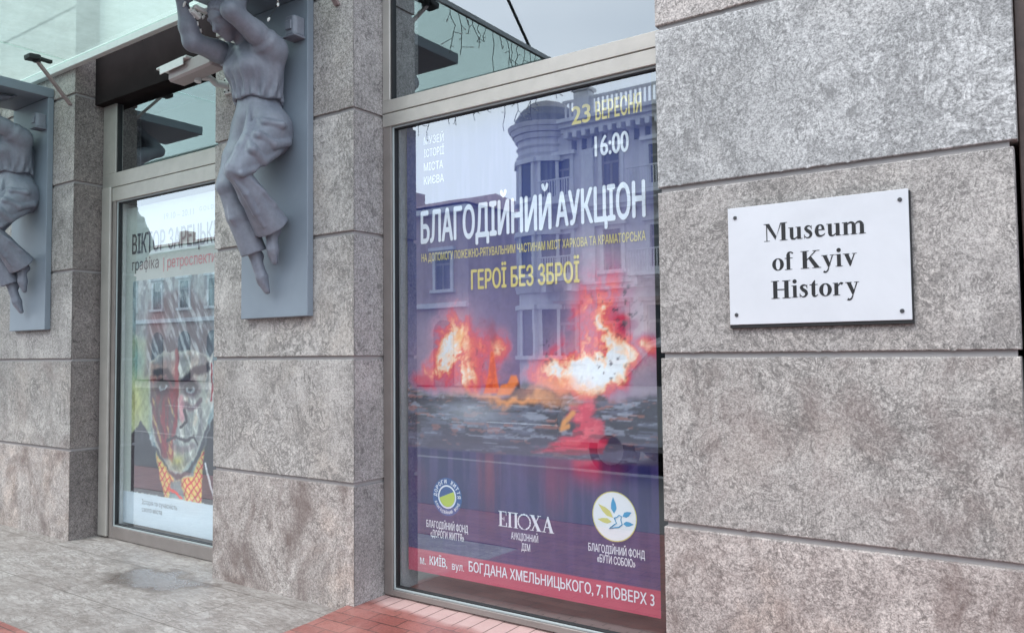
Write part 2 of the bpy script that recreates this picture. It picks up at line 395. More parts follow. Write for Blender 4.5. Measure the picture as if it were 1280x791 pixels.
def worn_slab(poly, n, z0, z1, rs_):
    """facing slab whose first side (the front edge) has slightly worn, chipped arrises"""
    bm = bmesh.new(); (xa, ya), (xb, yb) = poly[0], poly[1]
    pts = [(xa + (xb - xa) * k / n, ya + (yb - ya) * k / n) for k in range(n + 1)] + list(poly[2:])
    prism(bm, pts, z0, z1)
    for v in bm.verts:
        if abs(v.co.y - ya) < 1e-5 and min(xa, xb) + .01 < v.co.x < max(xa, xb) - .01:
            j = rs_.gauss(0, .0007) + (rs_.uniform(.001, .004) if rs_.random() < .10 else 0)
            v.co.z += -abs(j) if v.co.z > (z0 + z1) / 2 else abs(j) * .6
    es = [e for e in bm.edges if all(abs(v.co.y - ya) < 1e-5 for v in e.verts) and (abs(e.verts[0].co.z - e.verts[1].co.z) < .05 or len(e.link_faces) == 2 and abs(e.link_faces[0].normal.dot(e.link_faces[1].normal)) < .9)]
    bm.normal_update()
    es = [e for e in es if abs(e.verts[0].co.z - e.verts[1].co.z) < .05 or abs(e.verts[0].co.x - xa) < 1e-5 or abs(e.verts[0].co.x - xb) < 1e-5]
    bmesh.ops.bevel(bm, geom=es, offset=.0042, segments=2, affect='EDGES', profile=.5)
    return bm

PRS = random.Random(12)
def pier(x0, mats, sides, xr=None, base=0):
    x1 = x0 + W
    core = obj('pier', bx(x0 + .014, x1 - .014, .016, .6, -.13, 6.74), M['joint'], bld)
    for k in range(len(LEV) - 1):
        z0 = LEV[k] + (.004 if k else .012); z1 = LEV[k + 1] - GAP + .004
        e = (xr[k] if xr and k < len(xr) else 0)
        b = .045
        bm = worn_slab([(x0, 0), (x1 + e, 0), (x1 + e - b, b), (x0 + b, b)], 90, z0, z1, PRS)
        o = obj('facing_slab', bm, M[mats[min(k, len(mats) - 1)]], core)
        for s in (0, 1):
            bm = bmesh.new()
            if s: poly = [(x1 + e, .0035), (x1 + e, .58), (x1 + e - b, .58), (x1 + e - b, b + .0035)]
            else: poly = [(x0, .58), (x0, .0035), (x0 + b, b + .0035), (x0 + b, .58)]
            prism(bm, poly, z0, z1, .002)
            obj('reveal_slab', bm, M[sides[min(k, len(sides) - 1)]], core)
    return core

pr = pier(0, ['stone_stained', 'stone_mottled', 'stone_fine', 'stone_swirl', 'stone_brown'], ['stone_side'], [0, -.002, 0, .012, .02])
pm = pier(-G - W, ['stone_stained', 'stone_beige', 'stone_beige', 'stone_beige', 'stone_brown'], ['stone_side'])
pl = pier(-2 * (G + W), ['stone_stained', 'stone_mottled', 'stone_fine', 'stone_fine', 'stone_brown'], ['stone_dark'])  # left pier reveals darker: shade below the canopy put into their colour

# lintels and upper storey
obj('lintel', bx(-2 * G - W + .002, -G - W - .002, .17, .60, 3.68, 4.18), M['metal_dark'], bld)
obj('lintel', bx(-G + .002, -.002, .13, .60, 4.6, 4.85), M['metal_dark'], bld)
bm = bmesh.new()
box(bm, -2 * G - W + .002, -G - W - .002, .20, .26, 4.181, 6.7)
obj('upper_wall', bm, M['plastic_white'], bld)
obj('upper_wall', bx(-G + .002, -.002, .20, .26, 4.86, 6.7), M['plastic_white'], bld)
obj('upper_wall', bx(-30, -2 * (G + W) - .002, .0, .6, -.1, 6.7), M['stone_brown'], bld)
obj('back_wall', bx(-12, 8, 2.6, 2.8, 0, 6.7), M['inner_dark'], bld)
obj('floor_slab', bx(-12, 8, .301, 2.59, -.05, .075), simple('dark_wooden_floor', (.05, .034, .028, 1), .35, 0, .3, 5), bld)
obj('ceiling', bx(-12, 8, .61, 2.59, 4.0, 4.1), M['inner_blind'], bld)
obj('roof', bx(-30, 12, -.02, 6, 6.75, 6.95), M['metal_dark'], bld)
# bay to the right of the right pier : dark brown timber door
dr = obj('door', bx(W + .07, W + 1.9, .275, .33, .05, 5.4), simple('dark_brown_timber', (.05, .032, .028, 1), .5, 0, .35, 6, .1), bld)
obj('door_frame', bx(W + .014, W + .075, .05, .36, .0, 5.4, .004), simple('brown_timber_frame', (.07, .045, .038, 1), .5, 0, .35, 9, .1), dr)
obj('upper_wall', bx(W + .014, 14, .35, .6, -.1, 6.7), M['stone_dark'], bld)

def display_window(x0, x1, zb, zt, zr, glass_l, glass_r, jl, leftcover=False):
    """aluminium frame with lower pane, double transom and upper pane"""
    y = D
    bm = bmesh.new()
    for a, b in ((x0 + .002, x0 + jl), (x1 - .07, x1 - .002)):
        box(bm, a, b, y, y + .06, zb, zt[0], .003)
    box(bm, x0 + jl, x1 - .07, y + .001, y + .06, zb, zr, .003)
    fr = obj('display_window', bm, M['alu_dark'], bld)
    for a, b in ((x0 + .002, x0 + jl - .008), (x1 - .062, x1 - .002)): obj('upper_jamb', bx(a, b, y - .002, y + .06, zt[2] + .001, 4.6, .003), M['alu'], fr)
    bm = bmesh.new()
    box(bm, x0 + .002, x1 - .002, y - .004, y + .06, zt[0], zt[1] - .0025, .003)
    box(bm, x0 + .002, x1 - .002, y - .004, y + .06, zt[1] + .0025, zt[2], .003)
    obj('transom', bm, M['alu'], fr)
    # glazing beads
    gb = bmesh.new(); e = .012; a, b = x0 + jl, x1 - .07
    for (p, q, r_, s) in ((a, a + e, zr, zt[0]), (b - e, b, zr, zt[0])): box(gb, p, q, y + .012, y + .05, r_, s, .002)
    for (r_, s) in ((zr, zr + e), (zt[0] - e, zt[0])): box(gb, a + e, b - e, y + .012, y + .05, r_, s, .002)
    obj('glazing_bead', gb, M['gasket'], fr)
    gb = bmesh.new(); e2 = .006
    for (p, q, r_, s) in ((a + e, a + e + e2, zr + e, zt[0] - e), (b - e - e2, b - e, zr + e, zt[0] - e)): box(gb, p, q, y + .018, y + .05, r_, s)
    for (r_, s) in ((zr + e, zr + e + e2), (zt[0] - e - e2, zt[0] - e)): box(gb, a + e + e2, b - e - e2, y + .018, y + .05, r_, s)
    obj('gasket', gb, M['black'], fr)
    pn = bmesh.new(); box(pn, a + .002, b - .002, y + .034, y + .036, zr + .002, zt[0] - .002)
    for f in pn.faces[:]:
        if abs(f.calc_center_median().y - (y + .034)) > 1e-4: pn.faces.remove(f)
    obj('pane', pn, M['glass'], fr)
    pn = bmesh.new(); pn.faces.new([pn.verts.new(p) for p in ((a - .004, y + .03, zt[2]), (b + .004, y + .03, zt[2]), (b + .004, y + .03, 4.6), (a - .004, y + .03, 4.6))])
    obj('upper_pane', pn, M['glass_upper'], fr)
    gb = bmesh.new(); box(gb, a - .008, a + .002, y + .01, y + .05, zt[2], 4.6); box(gb, a + .002, b, y + .012, y + .05, zt[2] + .0005, zt[2] + .006)
    obj('gasket', gb, M['black'], fr)
    return fr

w1 = display_window(-G, 0, .052, (2.925, 3.009, 3.092), .088, 0, 0, .072)
w2 = display_window(-2 * G - W, -G - W, .004, (2.835, 2.955, 3.080), .10, 0, 0, .215)
obj('jamb_cover', bx(-2 * G - W + .028, -2 * G - W + .165, D - .024, D - .001, .012, 2.96, .006), M['alu'], w2)
# returns and backs of the display boxes
obj('side_board', bx(-1.896, -1.872, D + .065, .75, .076, 2.92), M['inner_grey'], bld)
obj('back_board', bx(-1.86, -.03, .75, .77, .076, 2.95), M['inner_dark'], bld)
obj('side_board', bx(-5.15, -5.088, D + .065, .75, .076, 2.82), M['plastic_white'], bld)
obj('back_board', bx(-5.1, -3.4, .50, .52, .076, 2.84), M['inner_grey'], bld)

# ------------------------------------------------------------------ painted prints
def vnoise(x, z, seed):
    rs = np.random.RandomState(seed); T = rs.rand(256, 256)
    xi = np.floor(x).astype(int); zi = np.floor(z).astype(int); fx = x - xi; fz = z - zi
    fx = fx * fx * (3 - 2 * fx); fz = fz * fz * (3 - 2 * fz)
    a = T[xi % 256, zi % 256]; b = T[(xi + 1) % 256, zi % 256]; c = T[xi % 256, (zi + 1) % 256]; d = T[(xi + 1) % 256, (zi + 1) % 256]
    return (a * (1 - fx) + b * fx) * (1 - fz) + (c * (1 - fx) + d * fx) * fz
def fbm(x, z, sx, sz, seed, octs=5, gain=.55):
    s = 0; a = 1; tot = 0
    for o in range(octs):
        s = s + a * vnoise(x * sx * 2 ** o + 17 * o, z * sz * 2 ** o + 31 * o, seed + o); tot += a; a *= gain
    return s / tot
def sm(e0, e1, v):
    u = np.clip((v - e0) / (e1 - e0), 0, 1); return u * u * (3 - 2 * u)
def gau(X, Z, c, sx, sz): return np.exp(-.5 * (((X - c[0]) / sx) ** 2 + ((Z - c[1]) / sz) ** 2))
def poly_sd(X, Z, pts):
    """signed distance to polygon, negative inside"""
    d = np.full(X.shape, 1e9); ins = np.zeros(X.shape, bool); n = len(pts)
    for i in range(n):
        ax, az = pts[i]; bx_, bz = pts[(i + 1) % n]; ex, ez = bx_ - ax, bz - az
        wx, wz = X - ax, Z - az; tt = np.clip((wx * ex + wz * ez) / (ex * ex + ez * ez + 1e-12), 0, 1)
        d = np.minimum(d, (wx - ex * tt) ** 2 + (wz - ez * tt) ** 2)
        cnd = ((az > Z) != (bz > Z)) & (X < ex * (Z - az) / (ez + 1e-12) + ax)
        ins ^= cnd
    d = np.sqrt(d); return np.where(ins, -d, d)
def line_d(X, Z, pts):
    d = np.full(X.shape, 1e9)
    for (ax, az), (bx_, bz) in zip(pts, pts[1:]):
        ex, ez = bx_ - ax, bz - az; wx, wz = X - ax, Z - az
        tt = np.clip((wx * ex + wz * ez) / (ex * ex + ez * ez + 1e-12), 0, 1)
        d = np.minimum(d, (wx - ex * tt) ** 2 + (wz - ez * tt) ** 2)
    return np.sqrt(d)
def lay(col, a, rgb):
    rgb = np.array(lin(*rgb)[:3]); a = np.clip(a, 0, 1)[..., None]
    return col * (1 - a) + rgb * a

def print_grid(name, x0, x1, z0, z1, y, nx, nz, paint, mat, label, cat):
    xs = np.linspace(x0, x1, nx); zs = np.linspace(z0, z1, nz)
    X, Z = np.meshgrid(xs, zs)
    col = paint(X, Z)
    me = bpy.data.meshes.new(name)
    # gentle waviness of a hung sheet
    Y = y + .0012 * np.sin(X * 5.1 + 1) * np.sin(Z * 2.3) + .0006 * np.sin(X * 13 + Z * 2)
    co_ = np.stack([X, Y, Z], -1).reshape(-1, 3)
    i = np.arange(nx * nz).reshape(nz, nx)
    q = np.stack([i[:-1, :-1], i[:-1, 1:], i[1:, 1:], i[1:, :-1]], -1).reshape(-1, 4)
    me.vertices.add(len(co_)); me.vertices.foreach_set('co', co_.ravel().astype(np.float32))
    me.loops.add(q.size); me.loops.foreach_set('vertex_index', q.ravel().astype(np.int32))
    me.polygons.add(len(q)); me.polygons.foreach_set('loop_start', (np.arange(len(q)) * 4).astype(np.int32))
    me.update(calc_edges=True)
    ca = me.color_attributes.new('print', 'FLOAT_COLOR', 'POINT')
    ca.data.foreach_set('color', np.concatenate([col.reshape(-1, 3), np.ones((nx * nz, 1))], 1).ravel().astype(np.float32))
    me.polygons.foreach_set('use_smooth', np.ones(len(q), bool))
    me.materials.append(mat)
    o = bpy.data.objects.new(name, me); C.objects.link(o); tag(o, label, cat); return o

t = NT('printed_poster'); at = t.n('Attribute', attribute_name='print')
gm = t.n('Gamma'); t.set(gm, 0, at.outputs['Color']); gm.inputs[1].default_value = 1.0
M['print'] = t.pbr(t.mix(1, gm.outputs[0], (1.02, 1.02, 1.02, 1), 'MULTIPLY'), .45, spec=.3)

def paint_auction(X, Z):
    n = fbm(X, Z, 5, 5, 11); n2 = fbm(X, Z, 14, 14, 31); st = fbm(X, Z, 30, 2.2, 51); hs = fbm(X, Z, 6, 40, 71)
    fine = fbm(X, Z, 60, 70, 91, 3)
    wx = X + (n - .5) * .16 + (n2 - .5) * .06; wz = Z + (fbm(X, Z, 5, 5, 21) - .5) * .18 + (fbm(X, Z, 16, 16, 23) - .5) * .06
    col = np.zeros(X.shape + (3,)) + np.array(lin(26, 46, 112)[:3])
    col = lay(col, sm(2.0, 2.9, Z) * .6, (24, 42, 108))
    col = lay(col, sm(1.9, 1.5, Z) * .55, (112, 112, 150))
    col = lay(col, .35 * sm(.42, .62, st) * sm(.9, 1.3, Z), (88, 92, 140))
    zh = (-1.4977, 1.3046)[1]                                  # top of the rubble
    # smoke of the two blasts
    for c, sx, sz, rgb, a in (((-1.3151, 1.6586), .22, .22, (150, 135, 165), .7), ((-0.4277, 1.7382), .24, .30, (196, 170, 176), .8), ((-1.4963, 1.4742), .2, .15, (190, 150, 160), .6), ((-0.2503, 1.5501), .2, .2, (200, 186, 190), .8)):
        col = lay(col, gau(wx, wz, c, sx, sz) * a * (.6 + .8 * n), rgb)
    # flames : one heat field, turned into colour
    tb = fbm(wx + (fbm(X, Z, 9, 9, 301) - .5) * .22, wz + (fbm(X, Z, 9, 9, 311) - .5) * .25, 7, 4.5, 321, 6, .6)
    heat = 0
    for c, sx, sz, w_ in (((-1.4843, 1.4506), .085, .13, .95), ((-1.3769, 1.3623), .12, .06, .6), ((-1.538, 1.6407), .07, .10, .62), ((-1.4213, 1.7319), .05, .08, .42), ((-1.2694, 1.5745), .10, .06, .55), ((-1.1333, 1.5362), .05, .06, .45), ((-1.6335, 1.398), .09, .05, .55),
                          ((-0.5504, 1.4501), .13, .10, .95), ((-0.585, 1.3873), .13, .06, .5), ((-0.5326, 1.6588), .075, .18, .72), ((-0.4357, 1.8089), .09, .10, .42), ((-0.7729, 1.4029), .08, .06, .62), ((-0.8866, 1.3761), .07, .05, .4), ((-0.2871, 1.4781), .09, .05, .5), ((-0.2503, 1.5501), .07, .03, .4)):
        heat = heat + w_ * gau(X, Z, c, sx * 1.25, sz * 1.2)
    haze = sm(.15, 1.1, heat * (.45 + 1.1 * tb)) * .85
    col = lay(col, haze, (206, 120, 140)); col = lay(col, sm(.35, 1.3, heat * (.5 + 1.0 * tb)) * .6, (240, 170, 150))
    heat = heat * np.clip(.02 + 2.1 * (tb - .22), 0, 1.3) * .92
    for lo_, hi_, rgb, a in ((.06, .30, (172, 128, 156), .75), (.20, .42, (214, 84, 108), .9), (.36, .56, (236, 112, 96), .85), (.50, .70, (248, 186, 140), .9), (.62, .84, (250, 232, 200), .9), (.76, 1.0, (228, 242, 246), .95)):
        col = lay(col, sm(lo_, hi_, heat) * a, rgb)
    for c, sx, sz, rgb, a in (((-1.7231, 1.3587), .09, .045, (204, 44, 84), 1.0), ((-0.3737, 1.6664), .034, .042, (206, 40, 78), 1.0), ((-0.3198, 1.6404), .05, .03, (140, 58, 100), .6), ((-1.2108, 1.6787), .03, .05, (150, 52, 86), .6), ((-0.7736, 1.3514), .08, .03, (250, 160, 84), .7), ((-1.3986, 1.5906), .03, .05, (246, 190, 96), .6)):
        col = lay(col, sm(.1, .95, gau(wx, wz, c, sx, sz) * (.5 + tb)) * a, rgb)
    # flying debris
    deb = sm(.66, .74, fbm(X, Z, 46, 40, 131, 3)) * (gau(X, Z, (-0.3816, 1.7363), .11, .13) + gau(X, Z, (-0.4565, 1.4212), .09, .06) + .8 * gau(X, Z, (-0.8224, 1.5153), .05, .06) + .6 * gau(X, Z, (-1.2589, 1.4734), .08, .07))
    col = lay(col, deb, (52, 50, 70))
    # burning spire and nave, a plain silhouette
    sp_ = [(-1.2068, 1.5188), (-1.1841, 1.5186), (-1.1686, 1.3916), (-1.1418, 1.2837), (-1.2551, 1.2814), (-1.2253, 1.3912)]
    nv = [(-1.1643, 1.2742), (-1.1357, 1.3288), (-1.0912, 1.3384), (-1.0687, 1.3834), (-1.0305, 1.3837), (-1.0095, 1.3307), (-0.9725, 1.2784)]
    for s_, c1 in ((sp_, (240, 112, 62)), (nv, (242, 140, 78))):
        col = lay(col, sm(.006, -.004, poly_sd(X + (n2 - .5) * .012, Z, s_)), c1)
    col = lay(col, .5 * sm(.5, .6, fbm(X, Z, 60, 40, 141, 2)) * sm(.0, -.01, poly_sd(X, Z, sp_)), (200, 60, 60))
    # rubble field
    edge = zh + (fbm(X, Z * 0, 7, 1, 151) - .5) * .16 - .06 * sm(-1.4, -1.3, X) * sm(-1.0, -1.1, X)
    rub = sm(.012, -.03, Z - edge)
    rc = np.zeros_like(col) + np.array(lin(50, 50, 70)[:3])
    rc = lay(rc, sm(.46, .62, fbm(wx, Z, 5, 26, 161)), (92, 96, 118))
    rc = lay(rc, sm(.52, .60, fbm(wx, Z, 9, 50, 171)) * .9, (34, 34, 52))
    rc = lay(rc, sm(.60, .72, fbm(wx, Z, 9, 56, 181)) * .6, (170, 180, 196))
    rc = lay(rc, sm(.63, .70, fbm(wx, Z, 11, 48, 191)) * .55, (176, 110, 92))
    rc = lay(rc, gau(X, Z, (-1.3491, 1.1734), .16, .05) * .5, (196, 206, 214))
    rc = lay(rc, sm((-1.2622, 1.1535)[1], (-1.2643, 0.9443)[1], Z) * .55, (106, 96, 122))
    col = col * (1 - rub[..., None]) + rc * rub[..., None]
    # ember line under the spire
    col = lay(col, gau(X + 0, wz, (-1.0372, 1.277), .22, .018) * .95, (246, 172, 110))
    col = lay(col, gau(X + 0, wz, (-0.774, 1.3256), .14, .016) * .8, (240, 150, 110))
    # red stream
    rv = [(-0.6163, 1.2484), (-0.5392, 1.263), (-0.5212, 1.2055), (-0.555, 1.1712), (-0.4845, 1.1492), (-0.476, 1.1003), (-0.5521, 1.0552), (-0.4582, 1.0521), (-0.4778, 0.9938), (-0.9079, 0.9667), (-0.7782, 1.0345), (-0.6681, 1.0658), (-0.6478, 1.1088), (-0.6964, 1.1489), (-0.666, 1.2007)]
    d_ = poly_sd(X + (n2 - .5) * .13 + (fine - .5) * .03, Z + (hs - .5) * .07, rv)
    col = lay(col, sm(.02, -.03, d_) * .95, (216, 52, 86)); col = lay(col, sm(.0, -.04, d_) * sm(.5, .62, fbm(X, Z, 14, 30, 331)) * .6, (240, 120, 130))
    col = lay(col, sm(.01, -.02, d_) * sm(.56, .64, hs) * .6, (60, 40, 60))
    yk = line_d(X, Z, [(-0.6661, 1.1922), (-0.7164, 1.1396), (-0.7371, 1.0962), (-0.6969, 1.115)])
    col = lay(col, sm(.02, .004, yk + (n2 - .5) * .03) * .9, (232, 160, 74))
    # water / night lower part
    zw = (-1.2643, 0.9443)[1]
    wt = sm(.012, -.012, Z - zw - (hs - .5) * .02)
    wc = np.zeros_like(col) + np.array(lin(38, 38, 94)[:3])
    wc = lay(wc, sm(.45, .6, fbm(X, Z, 22, 1.2, 201)) * .45, (92, 74, 128))
    for c, sx, sz, rgb, a in (((-1.2203, 0.7939), .045, .17, (140, 62, 88), .85), ((-0.559, 0.9308), .09, .07, (206, 48, 86), .95), ((-0.7812, 0.83), .05, .14, (136, 44, 88), .8), ((-0.9352, 0.8824), .10, .06, (84, 40, 92), .6), ((-1.7527, 0.7261), .04, .08, (110, 44, 96), .6), ((-0.4414, 0.9595), .06, .06, (40, 36, 70), .6), ((-1.0435, 0.7644), .05, .16, (100, 80, 130), .4)):
        wc = lay(wc, gau(X + (st - .5) * .12, Z, c, sx, sz) * a, rgb)
    wc = lay(wc, sm(1.0, .36, Z) * .6, (32, 40, 100))
    col = col * (1 - wt[..., None]) + wc * wt[..., None]
    col = col * (1 + (fine[..., None] - .5) * .22)
    # address band
    zb = (-1.8133, 0.3358)[1] * .5 + (-0.1624, 0.331)[1] * .5
    return lay(col, (Z < zb) * 1.0, (186, 62, 92))

AX0, AX1, AZ0, AZ1, AY = -1.846, -.178, .198, 2.985, .34
auction = print_grid('auction_poster', AX0, AX1, AZ0, AZ1, AY, 230, 384, paint_auction, M['print'], 'tall blue and red charity auction poster with burning scene behind the right window', 'poster')

def paint_portrait(X, Z):
    n = fbm(X, Z, 4, 4, 211); n2 = fbm(X, Z, 12, 12, 221); st = fbm(X, Z, 16, 4, 231); fine = fbm(X, Z, 50, 50, 241, 3); dg = fbm(X + Z * .6, Z - X * .6, 26, 5, 251)
    col = np.zeros(X.shape + (3,)) + np.array(lin(182, 189, 182)[:3])
    wx = X + (n2 - .5) * .05; wz = Z + (fbm(X, Z, 12, 12, 261) - .5) * .05
    xl = (-4.9708, 1.151)[0]; zt = ((-4.9811, 2.1482)[1] + (-3.8661, 2.155)[1]) / 2; zb = ((-4.9545, 0.4338)[1] + (-3.8228, 0.3413)[1]) / 2
    art = (X > xl) & (Z < zt) & (Z > zb + (dg - .5) * .02)
    c = np.zeros_like(col) + np.array(lin(168, 184, 186)[:3])
    c = lay(c, sm(.4, .6, st) * .7, (120, 138, 146)); c = lay(c, sm(.55, .7, n2) * .6, (214, 222, 222))
    P_ = lambda *pts: poly_sd(wx, wz, pts)
    F = lambda c, d, rgb, a=1.0, e=.014: lay(c, sm(e, -e, d) * a, rgb)
    # yellow green ground on the left
    c = F(c, P_((-5.008, 1.6888), (-4.6909, 1.6165), (-4.6999, 0.8971), (-4.9887, 0.8498)), (192, 196, 150), .75, .06)
    c = lay(c, gau(X, Z, (-4.8798, 1.4725), .09, .12) * .8, (128, 176, 176)); c = lay(c, gau(X, Z, (-4.8964, 1.1197), .06, .12) * .55, (206, 200, 122))
    # hair : long pale and slate strokes
    hd = P_((-4.7806, 1.3535), (-4.7424, 1.8155), (-4.5125, 2.0159), (-4.1579, 2.0609), (-3.8829, 1.8797), (-3.8167, 1.4519), (-4.2795, 1.5154))
    c = F(c, hd, (104, 110, 120), .9, .05); c = lay(c, sm(.01, -.05, hd) * sm(.50, .68, dg) * .62, (206, 212, 212)); c = lay(c, sm(.01, -.03, hd) * sm(.50, .36, dg) * .6, (84, 84, 98))
    c = lay(c, gau(X, Z, (-4.601, 1.8109), .10, .10) * .55, (150, 60, 72))
    # face, a generic angular painted face lit from the right
    face = P_((-4.7235, 1.4722), (-4.5039, 1.5491), (-4.0652, 1.5575), (-3.8779, 1.4946), (-3.8637, 1.179), (-3.9317, 0.934), (-4.0531, 0.732), (-4.2428, 0.6074), (-4.3964, 0.5957), (-4.5565, 0.6986), (-4.6777, 0.9631))
    c = F(c, face, (200, 202, 194), 1, .012); c = lay(c, sm(0, -.02, face) * sm(.45, .62, fbm(X + Z * .4, Z - X * .4, 14, 8, 271)) * .55, (168, 168, 170)); c = lay(c, sm(0, -.02, face) * sm(.54, .64, fbm(X - Z * .5, Z, 18, 9, 281)) * .5, (222, 206, 190))
    L_ = P_((-4.6974, 1.3541), (-4.3217, 1.4078), (-4.2936, 1.0423), (-4.3569, 0.882), (-4.3531, 0.6618), (-4.5109, 0.7017), (-4.666, 0.9636))
    c = F(c, L_, (140, 74, 84), .95, .016); c = lay(c, sm(.01, -.02, L_) * sm(.45, .62, st) * .85, (176, 62, 80)); c = lay(c, sm(.01, -.02, L_) * sm(.58, .68, dg) * .7, (206, 186, 132))
    c = F(c, P_((-4.6876, 1.4524), (-4.3232, 1.4966), (-4.3209, 1.3572), (-4.685, 1.3215)), (188, 160, 150), .8, .02)
    c = lay(c, sm(.0, -.02, face) * sm(.57, .66, dg) * .5 * (X > (-4.2957, 1.1681)[0]), (250, 250, 244))
    c = lay(c, sm(.0, -.02, face) * sm(.44, .36, st) * .5, (120, 128, 132))
    # ear
    c = F(c, P_((-3.898, 1.4703), (-3.838, 1.543), (-3.8241, 1.2403), (-3.8726, 1.088)), (232, 226, 220)); c = lay(c, sm(.014, .004, line_d(wx, wz, [(-3.857, 1.452), (-3.845, 1.3004), (-3.8736, 1.1666)])), (186, 70, 92))
    # brows, eyes
    for b, wd_ in ((((-4.6276, 1.3807), (-4.4556, 1.3945), (-4.3643, 1.306)), .045), (((-4.2542, 1.3074), (-4.1049, 1.3837), (-3.9179, 1.4276)), .055)):
        c = lay(c, sm(wd_, wd_ * .3, line_d(wx, wz, b)) * .95, (58, 46, 66))
    for e, rx in (((-4.5101, 1.2719), .07), ((-4.1244, 1.2655), .075)):
        r2 = np.sqrt(((wx - e[0]) / rx) ** 2 + ((wz - e[1]) / (rx * .62)) ** 2)
        c = lay(c, sm(2.3, 1.0, r2) * .8, (92, 62, 86)); c = lay(c, sm(1.0, .8, r2), (178, 184, 188))
        r3 = np.sqrt(((wx - e[0]) / .034) ** 2 + ((wz - e[1] - .006) / .036) ** 2)
        c = lay(c, sm(1.1, .9, r3), (90, 96, 108)); c = lay(c, sm(.55, .45, r3), (24, 22, 30)); c = lay(c, sm(.025, .010, line_d(wx, wz, [(e[0] - rx, e[1] + .01), (e[0], e[1] + .045), (e[0] + rx, e[1] + .005)])), (40, 34, 48))
    c = lay(c, sm(.035, .01, line_d(wx, wz, [(-4.2298, 1.1384), (-4.1006, 1.0988), (-3.9969, 1.1756)])) * .7, (104, 60, 88))
    # nose, red ridge
    c = lay(c, sm(.035, .008, line_d(wx, wz, [(-4.3241, 1.5474), (-4.3088, 1.294), (-4.3265, 1.041), (-4.3456, 0.8637)])) * .9, (166, 36, 62))
    c = lay(c, sm(.05, .015, line_d(wx, wz, [(-4.2522, 1.1817), (-4.2389, 1.0318)])) * .7, (232, 170, 178))
    c = lay(c, sm(.024, .006, line_d(wx, wz, [(-4.2074, 1.0953), (-4.1736, 0.9969), (-4.2703, 0.9553)])), (70, 54, 66))
    # mouth and chin
    c = lay(c, sm(.020, .005, line_d(wx, wz, [(-4.4342, 0.8336), (-4.3126, 0.8717), (-4.2036, 0.8525), (-4.0764, 0.8902), (-4.0336, 0.8312)])) * .95, (70, 52, 66))
    c = lay(c, sm(.04, .012, line_d(wx, wz, [(-4.3553, 0.7875), (-4.2239, 0.7767), (-4.0964, 0.8153)])) * .55, (140, 120, 130))
    c = lay(c, gau(wx, wz, (-4.2984, 0.6782), .07, .04) * .8, (206, 200, 120))
    c = lay(c, sm(.03, .008, line_d(wx, wz, [(-4.6038, 0.7599), (-4.4413, 0.6049), (-4.3072, 0.5525), (-4.1357, 0.6156), (-3.9912, 0.7727), (-3.9015, 0.9658)])) * .9, (78, 70, 84))
    c = lay(c, sm(0, -.03, face) * sm(.06, .0, np.abs(poly_sd(wx, wz, [(-4.7235, 1.4722), (-3.8779, 1.4946), (-3.8637, 1.179), (-4.0531, 0.732), (-4.3964, 0.5957), (-4.6777, 0.9631)]))) * .35, (104, 96, 108))
    c = lay(c, sm(.03, .008, line_d(wx, wz, [(-4.0173, 1.1444), (-3.9738, 1.0052), (-4.0239, 0.8806)])) * .5, (120, 110, 120)); c = lay(c, sm(.03, .008, line_d(wx, wz, [(-4.611, 1.1277), (-4.5617, 0.968), (-4.491, 0.856)])) * .5, (90, 40, 60))
    # collar, tie, jacket
    c = F(c, P_((-4.6033, 0.7341), (-4.3287, 0.5257), (-4.093, 0.5944), (-3.9304, 0.8371), (-3.9064, 0.5729), (-3.9651, 0.3746), (-4.5276, 0.3818)), (226, 206, 132), 1, .012)
    ck = sm(.62, .8, np.sin((X + Z) * 95 + n2 * 5)) + sm(.62, .8, np.sin((X - Z) * 80 + n2 * 5))
    c = lay(c, ck * sm(0, -.02, P_((-4.6033, 0.7341), (-4.3287, 0.5257), (-4.093, 0.5944), (-3.9304, 0.8371), (-3.9064, 0.5729), (-3.9651, 0.3746), (-4.5276, 0.3818))) * sm(.4, .55, n + .1), (214, 78, 84))
    c = F(c, P_((-4.3728, 0.522), (-4.2418, 0.5454), (-4.1959, 0.3761), (-4.4148, 0.3799)), (136, 156, 158)); c = lay(c, sm(.02, .005, line_d(wx, wz, [(-4.4162, 0.4553), (-4.2395, 0.409)])), (226, 92, 76))
    for pts in (((-4.9885, 0.8432), (-4.8208, 0.9834), (-4.6272, 0.7714), (-4.4823, 0.3861), (-4.9778, 0.3788)), ((-3.9506, 0.8116), (-3.8319, 1.0592), (-3.7028, 1.0639), (-3.6939, 0.296), (-3.9856, 0.3726))):
        dj = poly_sd(wx, wz, pts); c = F(c, dj, (62, 52, 70), 1, .012); c = lay(c, sm(0, -.03, dj) * sm(.55, .7, st) * .5, (98, 90, 108))
    c = lay(c, sm(.016, .004, line_d(wx, wz, [(-3.9284, 0.6919), (-3.8653, 0.5283), (-3.8139, 0.4315)])), (224, 226, 228))
    c = c * (1 + (fine[..., None] - .5) * .30 + (dg[..., None] - .5) * .55 + (fbm(X - Z * .7, Z + X * .7, 40, 9, 291)[..., None] - .5) * .4)
    c = np.clip(c, 0, 1) ** 1.38 * 1.02
    col = np.where(art[..., None], c, col)
    return lay(col, (Z <= zb) * 1.0, (206, 216, 222))

BX0, BX1, BZ0, BZ1, BY = -5.085, -3.50, .122, 2.78, .34
portrait = print_grid('exhibition_poster', BX0, BX1, BZ0, BZ1, BY, 250, 400, paint_portrait, M['print'], 'white exhibition poster with painted face in a dark suit behind the left window', 'poster')

